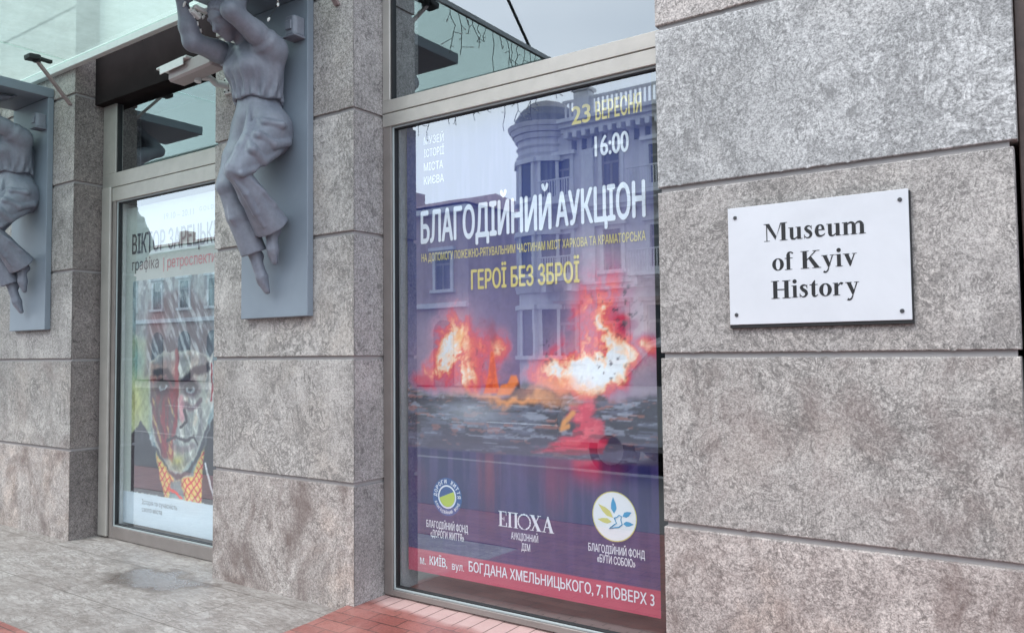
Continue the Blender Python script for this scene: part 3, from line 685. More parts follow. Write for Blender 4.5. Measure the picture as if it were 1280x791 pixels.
# ------------------------------------------------------------------ lettering
def text_bm(s, x0, x1, z0, cap, y, bold=.0, space=1.0):
    """letters as a flat mesh on a vertical sheet; fitted between x0 and x1, baseline z0, capital height cap.
    every contour of a letter is filled on its own, so that overlapping strokes do not cancel out"""
    cu = bpy.data.curves.new('txt', 'FONT'); cu.body = s; cu.size = 1; cu.space_character = space
    ob = bpy.data.objects.new('txt', cu); C.objects.link(ob)
    dg_ = bpy.context.evaluated_depsgraph_get(); dg_.update()
    crv = ob.evaluated_get(dg_).to_curve(dg_); loops = []
    for sp_ in crv.splines:
        bp = sp_.bezier_points; pts = []
        for a, b in zip(bp, list(bp[1:]) + [bp[0]]):
            straight = (a.handle_right - a.co).length < 1e-5 and (b.handle_left - b.co).length < 1e-5
            for k in range(1 if straight else 5):
                u = k / 5; w_ = 1 - u; p = a.co * w_ ** 3 + a.handle_right * 3 * w_ * w_ * u + b.handle_left * 3 * w_ * u * u + b.co * u ** 3
                if not pts or (p.xy - pts[-1]).length > 1e-4: pts.append(p.xy.copy())
        if len(pts) > 2: loops.append(pts)
    ob.to_curve_clear(); bpy.data.objects.remove(ob); bpy.data.curves.remove(cu)
    xa = min(p.x for l in loops for p in l); xb = max(p.x for l in loops for p in l)
    kx = (x1 - x0) / (xb - xa + 2 * bold); kz = cap / (.727 + bold)
    E_ = []; ys = set(np.round(np.linspace(-.25, 1.0, 42), 4))
    for sx_, sz_ in ([(0, 0)] if not bold else [(-bold, 0), (bold, 0), (0, bold * .5), (0, -bold * .5)]):
        for l in loops:
            for a, b in zip(l, l[1:] + l[:1]):
                if abs(a.y - b.y) > 1e-6: E_.append((a.x + sx_, a.y + sz_, b.x + sx_, b.y + sz_))
                ys.add(round(a.y + sz_, 3))
    E_ = np.array(E_); ys = sorted(ys); bm = bmesh.new()
    for ya, yb in zip(ys, ys[1:]):
        ym = (ya + yb) / 2; lo_ = np.minimum(E_[:, 1], E_[:, 3]); hi_ = np.maximum(E_[:, 1], E_[:, 3])
        e = E_[(lo_ <= ym) & (hi_ > ym)]
        if not len(e): continue
        sl_ = (e[:, 2] - e[:, 0]) / (e[:, 3] - e[:, 1]); f_ = lambda yy: e[:, 0] + (yy - e[:, 1]) * sl_
        xm, xl_, xh = f_(ym), f_(ya), f_(yb); dr_ = np.sign(e[:, 3] - e[:, 1]); od = np.argsort(xm); wnd = 0; st_ = 0
        for k in od:
            if wnd == 0: st_ = k
            wnd += dr_[k]
            if wnd == 0 and xm[k] - xm[st_] > 1e-4:
                q = ((xl_[st_], ya), (xl_[k], ya), (xh[k], yb), (xh[st_], yb))
                bm.faces.new([bm.verts.new((x0 + (p[0] - xa + bold) * kx, y, z0 + (p[1] + bold * .5) * kz)) for p in q])
    bmesh.ops.remove_doubles(bm, verts=bm.verts, dist=1e-6)
    return bm
def letters(s, x0, x1, z0, cap, mat, parent, y, bold=.0, space=1.0, label=None):
    bm = text_bm(s, x0, x1, z0, cap, y, bold * .8, space)
    bm.normal_update()
    for f in bm.faces:
        if f.normal.y > 0: f.normal_flip()
    return obj('lettering', bm, mat, parent, label=label)

ink = lambda n, c: NT(n).pbr(lin(*c), .5, spec=.3)
M['ink_white'] = ink('white_print', (236, 242, 248)); M['ink_gold'] = ink('gold_print', (226, 208, 118)); M['ink_grey'] = ink('grey_print', (128, 132, 136)); M['ink_red'] = ink('rose_print', (198, 106, 112)); M['ink_char'] = ink('charcoal_print', (44, 44, 48))
M['logo_blue'] = ink('logo_blue', (30, 84, 150)); M['logo_green'] = ink('logo_lime', (196, 214, 70)); M['logo_teal'] = ink('logo_teal', (44, 150, 196)); M['logo_yellow'] = ink('logo_yellow', (214, 206, 110)); M['logo_white'] = ink('logo_white', (238, 240, 240)); M['logo_navy'] = ink('logo_navy', (36, 66, 150))
TY = AY - .004
def fit(a, b, s, mat, bold, h, **k):
    """a, b: baseline start and end"""
    return letters(s, a[0], b[0], (a[1] + b[1]) / 2, h, M[mat], auction, TY, bold, **k)
H_ = lambda top, bot: top[1] - bot[1]
fit((-0.647, 2.737), (-0.5291, 2.7335), '23', 'ink_gold', .035, H_((-0.6454, 2.8413), (-0.647, 2.737)))
fit((-0.5002, 2.7326), (-0.232, 2.734), 'ВЕРЕСНЯ', 'ink_gold', .03, H_((-0.4985, 2.8348), (-0.5002, 2.7326)))
fit((-0.5081, 2.5465), (-0.3077, 2.5366), '16:00', 'ink_white', .035, H_((-0.5062, 2.6611), (-0.5081, 2.5465)))
for s, (u0, u1), b_ in (('МУЗЕЙ', ((-1.7012, 2.7978), (-1.5416, 2.7916)), 0), ('ІСТОРІЇ', ((-1.7017, 2.7186), (-1.5421, 2.7139)), 0), ('МІСТА', ((-1.7022, 2.6345), (-1.5491, 2.6274)), 0), ('КИЄВА', ((-1.7027, 2.5505), (-1.5435, 2.5441)), 0)):
    fit(u0, u1, s, 'ink_white', .0, H_((-1.7009, 2.8474), (-1.7012, 2.7978)))
fit((-1.731, 2.1838), (-0.782, 2.1839), 'БЛАГОДІЙНИЙ', 'ink_white', .045, H_((-1.7298, 2.3858), (-1.731, 2.1838)))
fit((-0.7563, 2.1901), (-0.2203, 2.1934), 'АУКЦІОН', 'ink_white', .045, H_((-0.7535, 2.3821), (-0.7563, 2.1901)))
fit((-1.7252, 2.0703), (-0.2226, 2.0762), 'НА ДОПОМОГУ ПОЖЕЖНО-РЯТУВАЛЬНИМ ЧАСТИНАМ МІСТ ХАРКОВА ТА КРАМАТОРСЬКА', 'ink_gold', .012, H_((-1.7249, 2.1194), (-1.7252, 2.0703)))
fit((-1.3424, 1.883), (-0.6111, 1.8815), 'ГЕРОЇ БЕЗ ЗБРОЇ', 'ink_gold', .04, H_((-1.3413, 1.9998), (-1.3424, 1.883)))
fit((-1.6967, 0.4694), (-1.3792, 0.4743), 'БЛАГОДІЙНИЙ ФОНД', 'ink_white', .02, H_((-1.6964, 0.5121), (-1.6967, 0.4694)))
fit((-1.6654, 0.4163), (-1.4091, 0.4204), '«ДОРОГИ ЖИТТЯ»', 'ink_white', .02, H_((-1.6651, 0.4589), (-1.6654, 0.4163)))
fit((-1.0741, 0.4759), (-0.8937, 0.477), 'АУКЦІОННИЙ', 'ink_white', .015, H_((-1.0736, 0.5154), (-1.0741, 0.4759)))
fit((-1.0048, 0.4237), (-0.9466, 0.4228), 'ДІМ', 'ink_white', .015, H_((-1.0043, 0.4629), (-1.0048, 0.4237)))
fit((-0.5808, 0.4758), (-0.2578, 0.4796), 'БЛАГОДІЙНИЙ ФОНД', 'ink_white', .02, H_((-0.5801, 0.5169), (-0.5808, 0.4758)))
fit((-0.5296, 0.4257), (-0.3113, 0.4288), '«БУТИ СОБОЮ»', 'ink_white', .02, H_((-0.5289, 0.4664), (-0.5296, 0.4257)))
fit((-1.7491, 0.2443), (-1.7045, 0.2459), 'м.', 'ink_white', .0, H_((-1.7489, 0.2871), (-1.7491, 0.2443)) * 1.2)
fit((-1.6728, 0.2551), (-1.5366, 0.2467), 'КИЇВ,', 'ink_white', .02, H_((-1.6725, 0.307), (-1.6728, 0.2551)))
fit((-1.5002, 0.2473), (-1.4107, 0.2468), 'вул.', 'ink_white', .0, H_((-1.4999, 0.2889), (-1.5002, 0.2473)) * 1.1)
fit((-1.3755, 0.2429), (-0.2103, 0.2651), 'БОГДАНА ХМЕЛЬНИЦЬКОГО, 7, ПОВЕРХ 3', 'ink_white', .02, H_((-1.3749, 0.302), (-1.3755, 0.2429)))

def ell(bm, c, rx, rz, y, a0=0, a1=2 * PI, n=32, inner=0):
    if inner:
        o = [bm.verts.new((c[0] + rx * math.cos(a0 + (a1 - a0) * k / n), y, c[1] + rz * math.sin(a0 + (a1 - a0) * k / n))) for k in range(n + 1)]
        i = [bm.verts.new((c[0] + rx * inner * math.cos(a0 + (a1 - a0) * k / n), y, c[1] + rz * inner * math.sin(a0 + (a1 - a0) * k / n))) for k in range(n + 1)]
        for k in range(n): bm.faces.new((o[k], o[k + 1], i[k + 1], i[k]))
    else:
        bm.faces.new([bm.verts.new((c[0] + rx * math.cos(a0 + (a1 - a0) * k / n), y, c[1] + rz * math.sin(a0 + (a1 - a0) * k / n))) for k in range(n)])
def leaf(bm, c, ang, ln, wd_, y):
    pts = [(0, 0), (.3, .5), (.6, .42), (1, 0), (.6, -.42), (.3, -.5)]
    ca, sa = math.cos(ang), math.sin(ang)
    bm.faces.new([bm.verts.new((c[0] + ca * p * ln - sa * q * wd_, y, c[1] + sa * p * ln + ca * q * wd_)) for p, q in pts])
# round blue emblem with lettering round the rim
lc = (-1.5333, 0.6654); lr = .5 * ((-1.5324, 0.7775)[1] - (-1.5342, 0.5534)[1])
bm = bmesh.new(); ell(bm, lc, lr, lr, TY); e1 = obj('emblem', bm, M['logo_blue'], auction, label='round blue emblem with white ring')
bm = bmesh.new(); ell(bm, lc, lr * .62, lr * .62, TY - .001, inner=.86); obj('emblem_ring', bm, M['ink_white'], e1)
bm = bmesh.new(); ell(bm, (lc[0], lc[1]), lr * .52, lr * .52, TY - .0012, PI + .15, 2 * PI + .75, 24); obj('emblem_field', bm, M['logo_green'], e1)
bm = bmesh.new()
def rim(bm, s, c, r, a0, a1, h, inward=False):
    for k, ch in enumerate(s):
        if ch == ' ': continue
        a = a0 + (a1 - a0) * k / (len(s) - 1)
        lb = text_bm(ch, -h * .36, h * .36, 0, h, 0, .04)
        rot = (a - PI / 2) if not inward else (a + PI / 2)
        ca, sa = math.cos(rot), math.sin(rot); off = (c[0] + r * math.cos(a), c[1] + r * math.sin(a))
        for v in lb.verts:
            x, z = v.co.x, v.co.z; v.co = Vector((off[0] + ca * x - sa * z, TY - .001, off[1] + sa * x + ca * z))
        me = bpy.data.meshes.new('tmp'); lb.to_mesh(me); lb.free(); bm.from_mesh(me); bpy.data.meshes.remove(me)
rim(bm, 'ДОРОГИ ЖИТТЯ', lc, lr * .70, PI * .98, PI * .02, lr * .22)
rim(bm, 'БЛАГОДІЙНИЙ ФОНД', lc, lr * .90, PI * 1.13, PI * 1.87, lr * .15, True)
obj('lettering', bm, M['ink_white'], e1)
# round white emblem with a bird and leaves
lc = (-0.4259, 0.6694); lr = .5 * ((-0.4259, 0.7945)[1] - (-0.4304, 0.5441)[1])
bm = bmesh.new(); ell(bm, lc, lr, lr, TY, n=40); e2 = obj('emblem', bm, M['logo_white'], auction, label='round white emblem with bird and coloured leaves')
bm = bmesh.new(); ell(bm, lc, lr * 1.02, lr * 1.02, TY - .0005, inner=.96, n=40); obj('emblem_ring', bm, M['logo_yellow'], e2)
bm = bmesh.new(); leaf(bm, (lc[0] - .0 * lr, lc[1] + .12 * lr), PI * .52, lr * .68, lr * .26, TY - .001); leaf(bm, (lc[0] + .38 * lr, lc[1] + .05 * lr), .45, lr * .46, lr * .22, TY - .001); leaf(bm, (lc[0] + .40 * lr, lc[1] - .25 * lr), .05, lr * .48, lr * .2, TY - .001)
obj('emblem_leaf', bm, M['logo_teal'], e2)
bm = bmesh.new(); leaf(bm, (lc[0] - .05 * lr, lc[1] - .05 * lr), PI * .80, lr * .85, lr * .26, TY - .001); leaf(bm, (lc[0] - .12 * lr, lc[1] - .22 * lr), PI * .98, lr * .66, lr * .22, TY - .0012)
obj('emblem_leaf', bm, M['logo_yellow'], e2)
bm = bmesh.new(); bird = [(.0, -.05), (.12, -.02), (.22, .08), (.33, .04), (.30, -.10), (.36, -.28), (.22, -.40), (.02, -.44), (-.25, -.52), (-.02, -.34), (.10, -.26)]
pp = [Vector((lc[0] + p * lr, TY - .0015, lc[1] + q * lr)) for p, q in bird]
tube(bm, pp + [pp[0]], lr * .025, 4); obj('emblem_bird', bm, M['logo_teal'], e2)

# ------------------------------------------------------------------ roman capitals cut by hand
def gl_R(x0, y0, x1, y1): return [(x0, y0), (x1, y0), (x1, y1), (x0, y1)]
def gl_S(pts, n=5):
    """variable-width stroke along a smooth path"""
    P_ = [np.array(p[:2], float) for p in pts]; Wd = [p[2] for p in pts]; out_ = []
    for i in range(len(P_) - 1):
        p0, p1, p2, p3 = P_[max(i - 1, 0)], P_[i], P_[i + 1], P_[min(i + 2, len(P_) - 1)]
        for k in range(n):
            u = k / n
            out_.append((.5 * (2 * p1 + (p2 - p0) * u + (2 * p0 - 5 * p1 + 4 * p2 - p3) * u * u + (3 * p1 - p0 - 3 * p2 + p3) * u ** 3), Wd[i] * (1 - u) + Wd[i + 1] * u))
    out_.append((P_[-1], Wd[-1]))
    L_, R_ = [], []
    for i, (p, w_) in enumerate(out_):
        d = out_[min(i + 1, len(out_) - 1)][0] - out_[max(i - 1, 0)][0]; d = d / (np.linalg.norm(d) + 1e-9)
        nn = np.array([-d[1], d[0]]) * w_ / 2; L_.append(p + nn); R_.append(p - nn)
    return ('strip', L_, R_)
R_, S_ = gl_R, gl_S
def gl_ring(cx, cy, rx, ry, ix, iy, n=28):
    a = [2 * PI * k / n for k in range(n + 1)]
    return ('strip', [np.array((cx + rx * math.cos(t_), cy + ry * math.sin(t_))) for t_ in a], [np.array((cx + ix * math.cos(t_), cy + iy * math.sin(t_))) for t_ in a])
def gl_dot(cx, cy, r): return [(cx + r * math.cos(2 * PI * k / 16), cy + r * math.sin(2 * PI * k / 16)) for k in range(16)]
stem = lambda x, w_, h: [R_(x, 0, x + w_, h)]
GL = {
 'M': (940, [R_(12, 0, 240, 24), R_(108, 0, 146, 660), R_(12, 652, 150, 676), [(60, 676), (225, 676), (500, 170), (455, 40)], [(455, 40), (500, 170), (700, 676), (655, 676)], R_(690, 0, 845, 676), R_(620, 0, 915, 24), R_(700, 652, 915, 676)]),
 'u': (556, [R_(68, 110, 205, 461), R_(14, 438, 205, 461), S_([(136, 150, 137), (150, 60, 120), (205, 20, 72), (270, 30, 55), (350, 95, 30)]), R_(342, 20, 480, 461), R_(288, 438, 480, 461), R_(342, 0, 540, 24)]),
 's': (395, [S_([(318, 370, 24), (255, 446, 44), (160, 440, 80), (105, 370, 110), (165, 285, 130), (255, 215, 132), (292, 125, 105), (235, 35, 70), (140, 18, 42), (52, 95, 26)]), R_(302, 320, 326, 470), R_(40, -8, 64, 150)]),
 'e': (450, [R_(120, 252, 402, 290), S_([(340, 270, 105), (318, 400, 84), (232, 452, 44), (140, 390, 104), (108, 235, 140), (150, 85, 112), (255, 42, 66), (345, 70, 42), (408, 130, 22)])]),
 'm': (833, [R_(68, 0, 205, 461), R_(348, 0, 485, 345), R_(628, 0, 765, 345), S_([(190, 365, 30), (270, 430, 62), (365, 425, 90), (416, 335, 137)]), S_([(470, 365, 30), (550, 430, 62), (645, 425, 90), (696, 335, 137)]), R_(14, 0, 260, 24), R_(300, 0, 535, 24), R_(580, 0, 820, 24), R_(14, 438, 205, 461)]),
 'o': (500, [gl_ring(250, 230, 228, 243, 84, 208)]),
 'f': (345, [R_(80, 0, 217, 590), S_([(148, 560, 137), (165, 640, 100), (232, 676, 48), (300, 652, 44), (318, 612, 76)]), R_(14, 430, 315, 461), R_(14, 0, 295, 24)]),
 'K': (778, [R_(95, 0, 258, 676), R_(22, 0, 332, 24), R_(22, 652, 332, 676), [(255, 300), (255, 352), (560, 665), (622, 665)], R_(470, 652, 725, 676), [(300, 385), (410, 455), (725, 12), (535, 12)], R_(448, 0, 770, 24)]),
 'y': (500, [[(48, 461), (198, 461), (335, 105), (272, -10), (238, 20)], [(395, 461), (440, 461), (262, -80), (222, -110)], R_(10, 438, 238, 461), R_(318, 438, 490, 461), S_([(262, -30, 44), (215, -140, 52), (140, -180, 66), (82, -150, 88)])]),
 'i': (278, [R_(70, 0, 208, 461), R_(14, 0, 265, 24), R_(14, 438, 208, 461), gl_dot(139, 612, 80)]),
 'v': (500, [[(44, 461), (196, 461), (322, 112), (268, -12), (236, -12)], [(392, 461), (436, 461), (268, -12), (246, 70)], R_(6, 438, 240, 461), R_(326, 438, 492, 461)]),
 'H': (778, [R_(95, 0, 258, 676), R_(522, 0, 685, 676), R_(258, 318, 522, 360), R_(22, 0, 332, 24), R_(22, 652, 332, 676), R_(448, 0, 758, 24), R_(448, 652, 758, 676)]),
 't': (338, [[(84, 70), (221, 70), (221, 610), (190, 610), (84, 470)], S_([(152, 95, 137), (172, 32, 100), (235, 16, 48), (318, 78, 22)]), R_(14, 430, 310, 461)]),
 'r': (444, [R_(68, 0, 205, 461), R_(14, 0, 270, 24), R_(14, 438, 205, 461), S_([(195, 330, 28), (258, 420, 52), (318, 440, 76), (362, 405, 110)])]),
 'Е': (667, [R_(95, 0, 255, 676), R_(22, 0, 600, 30), R_(22, 646, 590, 676), R_(255, 325, 430, 355), R_(410, 240, 440, 440), R_(570, 0, 630, 180), R_(560, 500, 595, 676)]),
 'П': (778, [R_(95, 0, 255, 676), R_(522, 0, 682, 676), R_(255, 640, 522, 676), R_(22, 0, 330, 26), R_(448, 0, 758, 26), R_(22, 650, 758, 676)]),
 'Х': (722, [[(60, 676), (250, 676), (670, 0), (470, 0)], [(540, 676), (590, 676), (180, 0), (125, 0)], R_(15, 650, 300, 676), R_(470, 650, 690, 676), R_(20, 0, 255, 26), R_(400, 0, 715, 26)]),
 'А': (722, [[(330, 690), (400, 690), (670, 0), (490, 0), (310, 520)], [(330, 690), (365, 640), (140, 0), (90, 0)], R_(190, 210, 500, 248), R_(10, 0, 240, 26), R_(410, 0, 715, 26)]),
}
def roman(bm, s, x0, x1, z0, cap, y, z1=None):
    tot = sum(250 if c == ' ' else GL[c][0] for c in s); k = (x1 - x0) / tot; kz = cap / 676; cx = x0; j = 0
    for c in s:
        if c == ' ': cx += 250 * k; continue
        for shp in GL[c][1]:
            yy = y - (j % 7) * .00012; j += 1
            T_ = lambda p: bm.verts.new((cx + p[0] * k, yy, z0 + p[1] * kz + ((z1 - z0) * (cx - x0) / (x1 - x0) if z1 else 0)))
            if isinstance(shp, tuple):
                a = [T_(p) for p in shp[1]]; b = [T_(p) for p in shp[2]]
                for i in range(len(a) - 1): bm.faces.new((a[i], a[i + 1], b[i + 1], b[i]))
            else: bm.faces.new([T_(p) for p in shp])
        cx += GL[c][0] * k

bm = bmesh.new(); eb = (-1.1671, 0.522); ee = (-0.7854, 0.5457); hh = H_((-1.166, 0.6155), (-1.1669, 0.5354))
zb_ = ((-1.1448, 0.5335)[1] + (-0.7955, 0.5445)[1]) / 2; hh = ((-1.1438, 0.6179)[1] - (-1.1448, 0.5335)[1])
xa, xb = (-1.1609, 0.576)[0], (-0.7894, 0.6171)[0]; wd_ = xb - xa
roman(bm, 'ЕП', xa, xa + wd_ * .37, zb_, hh, TY); roman(bm, 'ХА', xa + wd_ * .57, xb, zb_, hh, TY)
obj('lettering', bm, M['ink_white'], auction)
bm = bmesh.new(); oc = (xa + wd_ * .475, zb_ + hh * .48)
for k in range(16):
    a = PI / 2 + .25 + k * (2 * PI - .5) / 15; sgn = 1 if k < 8 else -1
    leaf(bm, (oc[0] + hh * .5 * math.cos(a), oc[1] + hh * .5 * math.sin(a)), a - sgn * 1.9 * 1, hh * .26, hh * .12, TY - .0004 * (k % 2))
ell(bm, oc, hh * .5, hh * .5, TY - .001, inner=.94); obj('laurel', bm, M['ink_white'], auction)

# lettering of the exhibition poster
QY = BY - .004
def fitq(a, b, s, mat, bold, h, **k): return letters(s, a[0], b[0], (a[1] + b[1]) / 2, h, M[mat], portrait, QY, bold, **k)
fitq((-4.9866, 2.3934), (-3.6585, 2.3644), 'ВІКТОР ЗАРЕЦЬКИЙ', 'ink_char', .025, H_((-4.9905, 2.5643), (-4.9866, 2.3934)))
fitq((-4.5124, 2.63), (-4.1022, 2.6247), '19.10 – 20.11', 'ink_grey', .0, H_((-4.5134, 2.6827), (-4.5124, 2.63)))
fitq((-4.0281, 2.6418), (-3.7509, 2.6476), 'GOLDEN', 'ink_grey', .0, H_((-4.0287, 2.6858), (-4.0281, 2.6418)) * .8, space=1.5)
fitq((-4.9832, 2.2434), (-4.586, 2.236), 'графіка', 'ink_char', .0, H_((-4.9853, 2.332), (-4.9832, 2.2434)) * 1.1)
fitq((-4.5166, 2.2377), (-3.6963, 2.2222), '| ретроспектива', 'ink_red', .0, H_((-4.5182, 2.3228), (-4.5166, 2.2377)) * 1.1)
fitq((-4.7944, 0.3109), (-4.2919, 0.2921), 'Історія та сучасність', 'ink_grey', .0, H_((-4.7953, 0.3564), (-4.7944, 0.3109)) * .9)
fitq((-4.793, 0.246), (-4.5022, 0.2384), 'свого міста', 'ink_grey', .0, H_((-4.7939, 0.2914), (-4.793, 0.246)) * .9)

# ------------------------------------------------------------------ museum plaque
pq = thing('wall_plaque', 'white enamel plaque with black English museum lettering on the right granite pier', 'plaque', (.684, -.004, 1.868))
def pqo(name, bm, mat, **k):
    o = obj(name, bm, mat, pq, **k); o.matrix_parent_inverse = Matrix.Translation(pq.location).inverted(); return o
pqo('backing_board', bx(.331, 1.039, -.019, -.001, 1.605, 2.111, .002), M['black'])
pqo('face_plate', bx(.333, 1.034, -.024, -.0195, 1.620, 2.117, .0012), M['white_plate'])
bm = bmesh.new()
for s, a, b, cap in (('Museum', (0.4844, -0.024, 1.9616), (0.882, -0.024, 1.9607), .083), ('of Kyiv', (0.5145, -0.024, 1.8389), (0.8465, -0.024, 1.8384), .083), ('History', (0.5083, -0.024, 1.7229), (0.8521, -0.024, 1.7254), .083)):
    cap = {'Museum': ((0.4929, -0.024, 2.0346)[2] - (0.4911, -0.024, 1.961)[2]), 'of Kyiv': ((0.6421, -0.024, 1.915)[2] - (0.6403, -0.024, 1.8434)[2]), 'History': ((0.5168, -0.024, 1.7989)[2] - (0.515, -0.024, 1.7259)[2])}[s]
    roman(bm, s, a[0], b[0], a[2], cap, -.0246, b[2])
pqo('lettering', bm, M['ink'])
for u, v in (((0.3645, -0.024, 2.0751), 0), ((1.0043, -0.024, 2.0777), 0), ((0.3617, -0.024, 1.6618), 0), ((1, -0.024, 1.6542), 0)):
    bm = bmesh.new(); m_ = Matrix.Translation((u[0], -.026, u[2])) @ Matrix.Rotation(PI / 2, 4, 'X')
    bmesh.ops.create_cone(bm, cap_ends=True, segments=14, radius1=.009, radius2=.0065, depth=.006, matrix=m_)
    box(bm, u[0] - .005, u[0] + .005, -.0296, -.0288, u[2] - .0008, u[2] + .0008)
    pqo('screw', bm, M['screw'])

# ------------------------------------------------------------------ sculpted figures (signed distance fields turned into meshes)
def smin(a, b, k):
    h = np.clip(.5 + .5 * (b - a) / k, 0, 1); return b * (1 - h) + a * h - k * h * (1 - h)
def smax(a, b, k): return -smin(-a, -b, k)
def cap_(P, a, b, ra, rb):
    a = np.array(a, np.float32); b = np.array(b, np.float32); ab = b - a
    t_ = np.clip(((P - a) @ ab) / (ab @ ab), 0, 1); return np.linalg.norm(P - a - t_[..., None] * ab, axis=-1) - (ra + (rb - ra) * t_)
def ellipsoid(P, c, r, R=None):
    q = P - np.array(c, np.float32)
    if R is not None: q = q @ np.array(R, np.float32)
    k = q / np.array(r, np.float32); l = np.linalg.norm(k, axis=-1); l2 = np.linalg.norm(k / np.array(r, np.float32), axis=-1)
    return l * (l - 1) / np.maximum(l2, 1e-6)
def chain(P, pts, k=.03):
    """pts: (x, y, z, radius)"""
    d = None
    for a, b in zip(pts, pts[1:]):
        e = cap_(P, a[:3], b[:3], a[3], b[3]); d = e if d is None else smin(d, e, k)
    return d
def surface(fn, lo, hi, h):
    """naive surface nets"""
    ax = [np.arange(l, u + h, h, dtype=np.float32) for l, u in zip(lo, hi)]
    n = [len(a) for a in ax]; f = np.empty(n, np.float32)
    for i in range(0, n[0], 16):
        P = np.stack(np.meshgrid(ax[0][i:i + 16], ax[1], ax[2], indexing='ij'), -1); f[i:i + 16] = fn(P)
    ins = f < 0
    cnt = np.zeros([m - 1 for m in n], np.int8); sl = lambda o, m: slice(o, m - 1 + o)
    for o in np.ndindex(2, 2, 2): cnt += ins[tuple(sl(o[d], n[d]) for d in range(3))]
    act = (cnt > 0) & (cnt < 8); ids = np.argwhere(act); idx = np.full(act.shape, -1, np.int32); idx[act] = np.arange(len(ids))
    acc = np.zeros((len(ids), 3)); num = np.zeros(len(ids))
    corners = list(np.ndindex(2, 2, 2))
    for c0 in corners:
        for d in range(3):
            if c0[d]: continue
            c1 = list(c0); c1[d] = 1
            v0 = f[tuple((ids + c0).T)]; v1 = f[tuple((ids + c1).T)]; m = (v0 < 0) != (v1 < 0)
            t_ = np.where(m, v0 / np.where(m, v0 - v1, 1), 0); p = np.tile(np.array(c0, float), (len(ids), 1)); p[:, d] += t_
            acc[m] += p[m]; num[m] += 1
    V = (ids + acc / num[:, None]) * h + np.array([a[0] for a in ax])
    Q = []
    for d in range(3):
        e, g_ = [k for k in range(3) if k != d]
        a = [slice(None)] * 3; b = [slice(None)] * 3; a[d] = slice(0, n[d] - 1); b[d] = slice(1, n[d])
        s0 = ins[tuple(a)]; s1 = ins[tuple(b)]; pos = np.argwhere(s0 != s1)
        pos = pos[(pos[:, e] > 0) & (pos[:, g_] > 0) & (pos[:, e] < n[e] - 1) & (pos[:, g_] < n[g_] - 1)]
        flip = s0[tuple(pos.T)]
        def ce(de, dg_):
            q = pos.copy(); q[:, e] -= de; q[:, g_] -= dg_; return idx[tuple(q.T)]
        q = np.stack([ce(1, 1), ce(0, 1), ce(0, 0), ce(1, 0)], -1)
        fl = flip if d != 1 else ~flip
        q[~fl] = q[~fl][:, ::-1]; Q.append(q)
    return V, np.concatenate(Q)
def sculpt(name, fn, lo, hi, h, mat, parent, relax=1):
    V, Q = surface(fn, lo, hi, h)
    for _ in range(relax):                          # light smoothing of the lattice
        s = np.zeros_like(V); c = np.zeros(len(V))
        for a, b in ((0, 1), (1, 2), (2, 3), (3, 0)):
            np.add.at(s, Q[:, a], V[Q[:, b]]); np.add.at(c, Q[:, a], 1); np.add.at(s, Q[:, b], V[Q[:, a]]); np.add.at(c, Q[:, b], 1)
        V = .5 * V + .5 * s / c[:, None]
    me = bpy.data.meshes.new(name); me.from_pydata(V.tolist(), [], Q.tolist()); me.update()
    me.polygons.foreach_set('use_smooth', np.ones(len(Q), bool)); me.materials.append(mat)
    o = bpy.data.objects.new(name, me); C.objects.link(o); o.parent = parent; return o

# joints in metres: x to the right along the wall, y out of the wall is negative, z above the ground
hipN, kneeN, ankN = (.115, -.150, 2.93), (.125, -.415, 2.615), (.105, -.150, 2.32)
hipF, kneeF, ankF = (-.10, -.155, 2.93), (-.09, -.325, 2.56), (-.035, -.175, 2.17)
shN, elN, haN = (.190, -.200, 3.405), (.185, -.505, 3.540), (.10, -.335, 3.755)
shF, elF, haF = (-.165, -.215, 3.42), (-.205, -.500, 3.445), (-.195, -.600, 3.72)
headC = (-.005, -.405, 3.585)
A3 = lambda *a: np.array(a, np.float32)
def lerp3(a, b, t_): return tuple(a[i] + (b[i] - a[i]) * t_ for i in range(3))
def hand(P, d, w_, tip, side):
    """palm, four unequal bent fingers and a thumb, flat against the slab above"""
    w_ = A3(*w_); tip = A3(*tip); ax = tip - w_; ax /= np.linalg.norm(ax); sd = A3(*side); sd = sd - ax * (sd @ ax); sd /= np.linalg.norm(sd); up = np.cross(ax, sd)
    d = smin(d, cap_(P, w_, w_ + ax * .05, .026, .030), .02)
    for i, (o, l) in enumerate(((-.027, .068), (-.009, .080), (.010, .075), (.027, .056))):
        b0 = w_ + ax * .072 + sd * o; b1 = b0 + ax * l * .55 + up * .004 + sd * o * .25; b2 = b1 + ax * l * .42 - up * .014
        d = smin(d, cap_(P, b0 - ax * .03, b0, .012, .0105), .012)
        d = np.minimum(d, smin(cap_(P, b0, b1, .0105, .009), cap_(P, b1, b2, .009, .0075), .004))
    t0 = w_ + ax * .02 - sd * .026; t1 = t0 + ax * .035 - sd * .028; t2 = t1 + ax * .034 - sd * .006
    return smin(d, smin(cap_(P, t0, t1, .0135, .0115), cap_(P, t1, t2, .0115, .009), .005), .012)

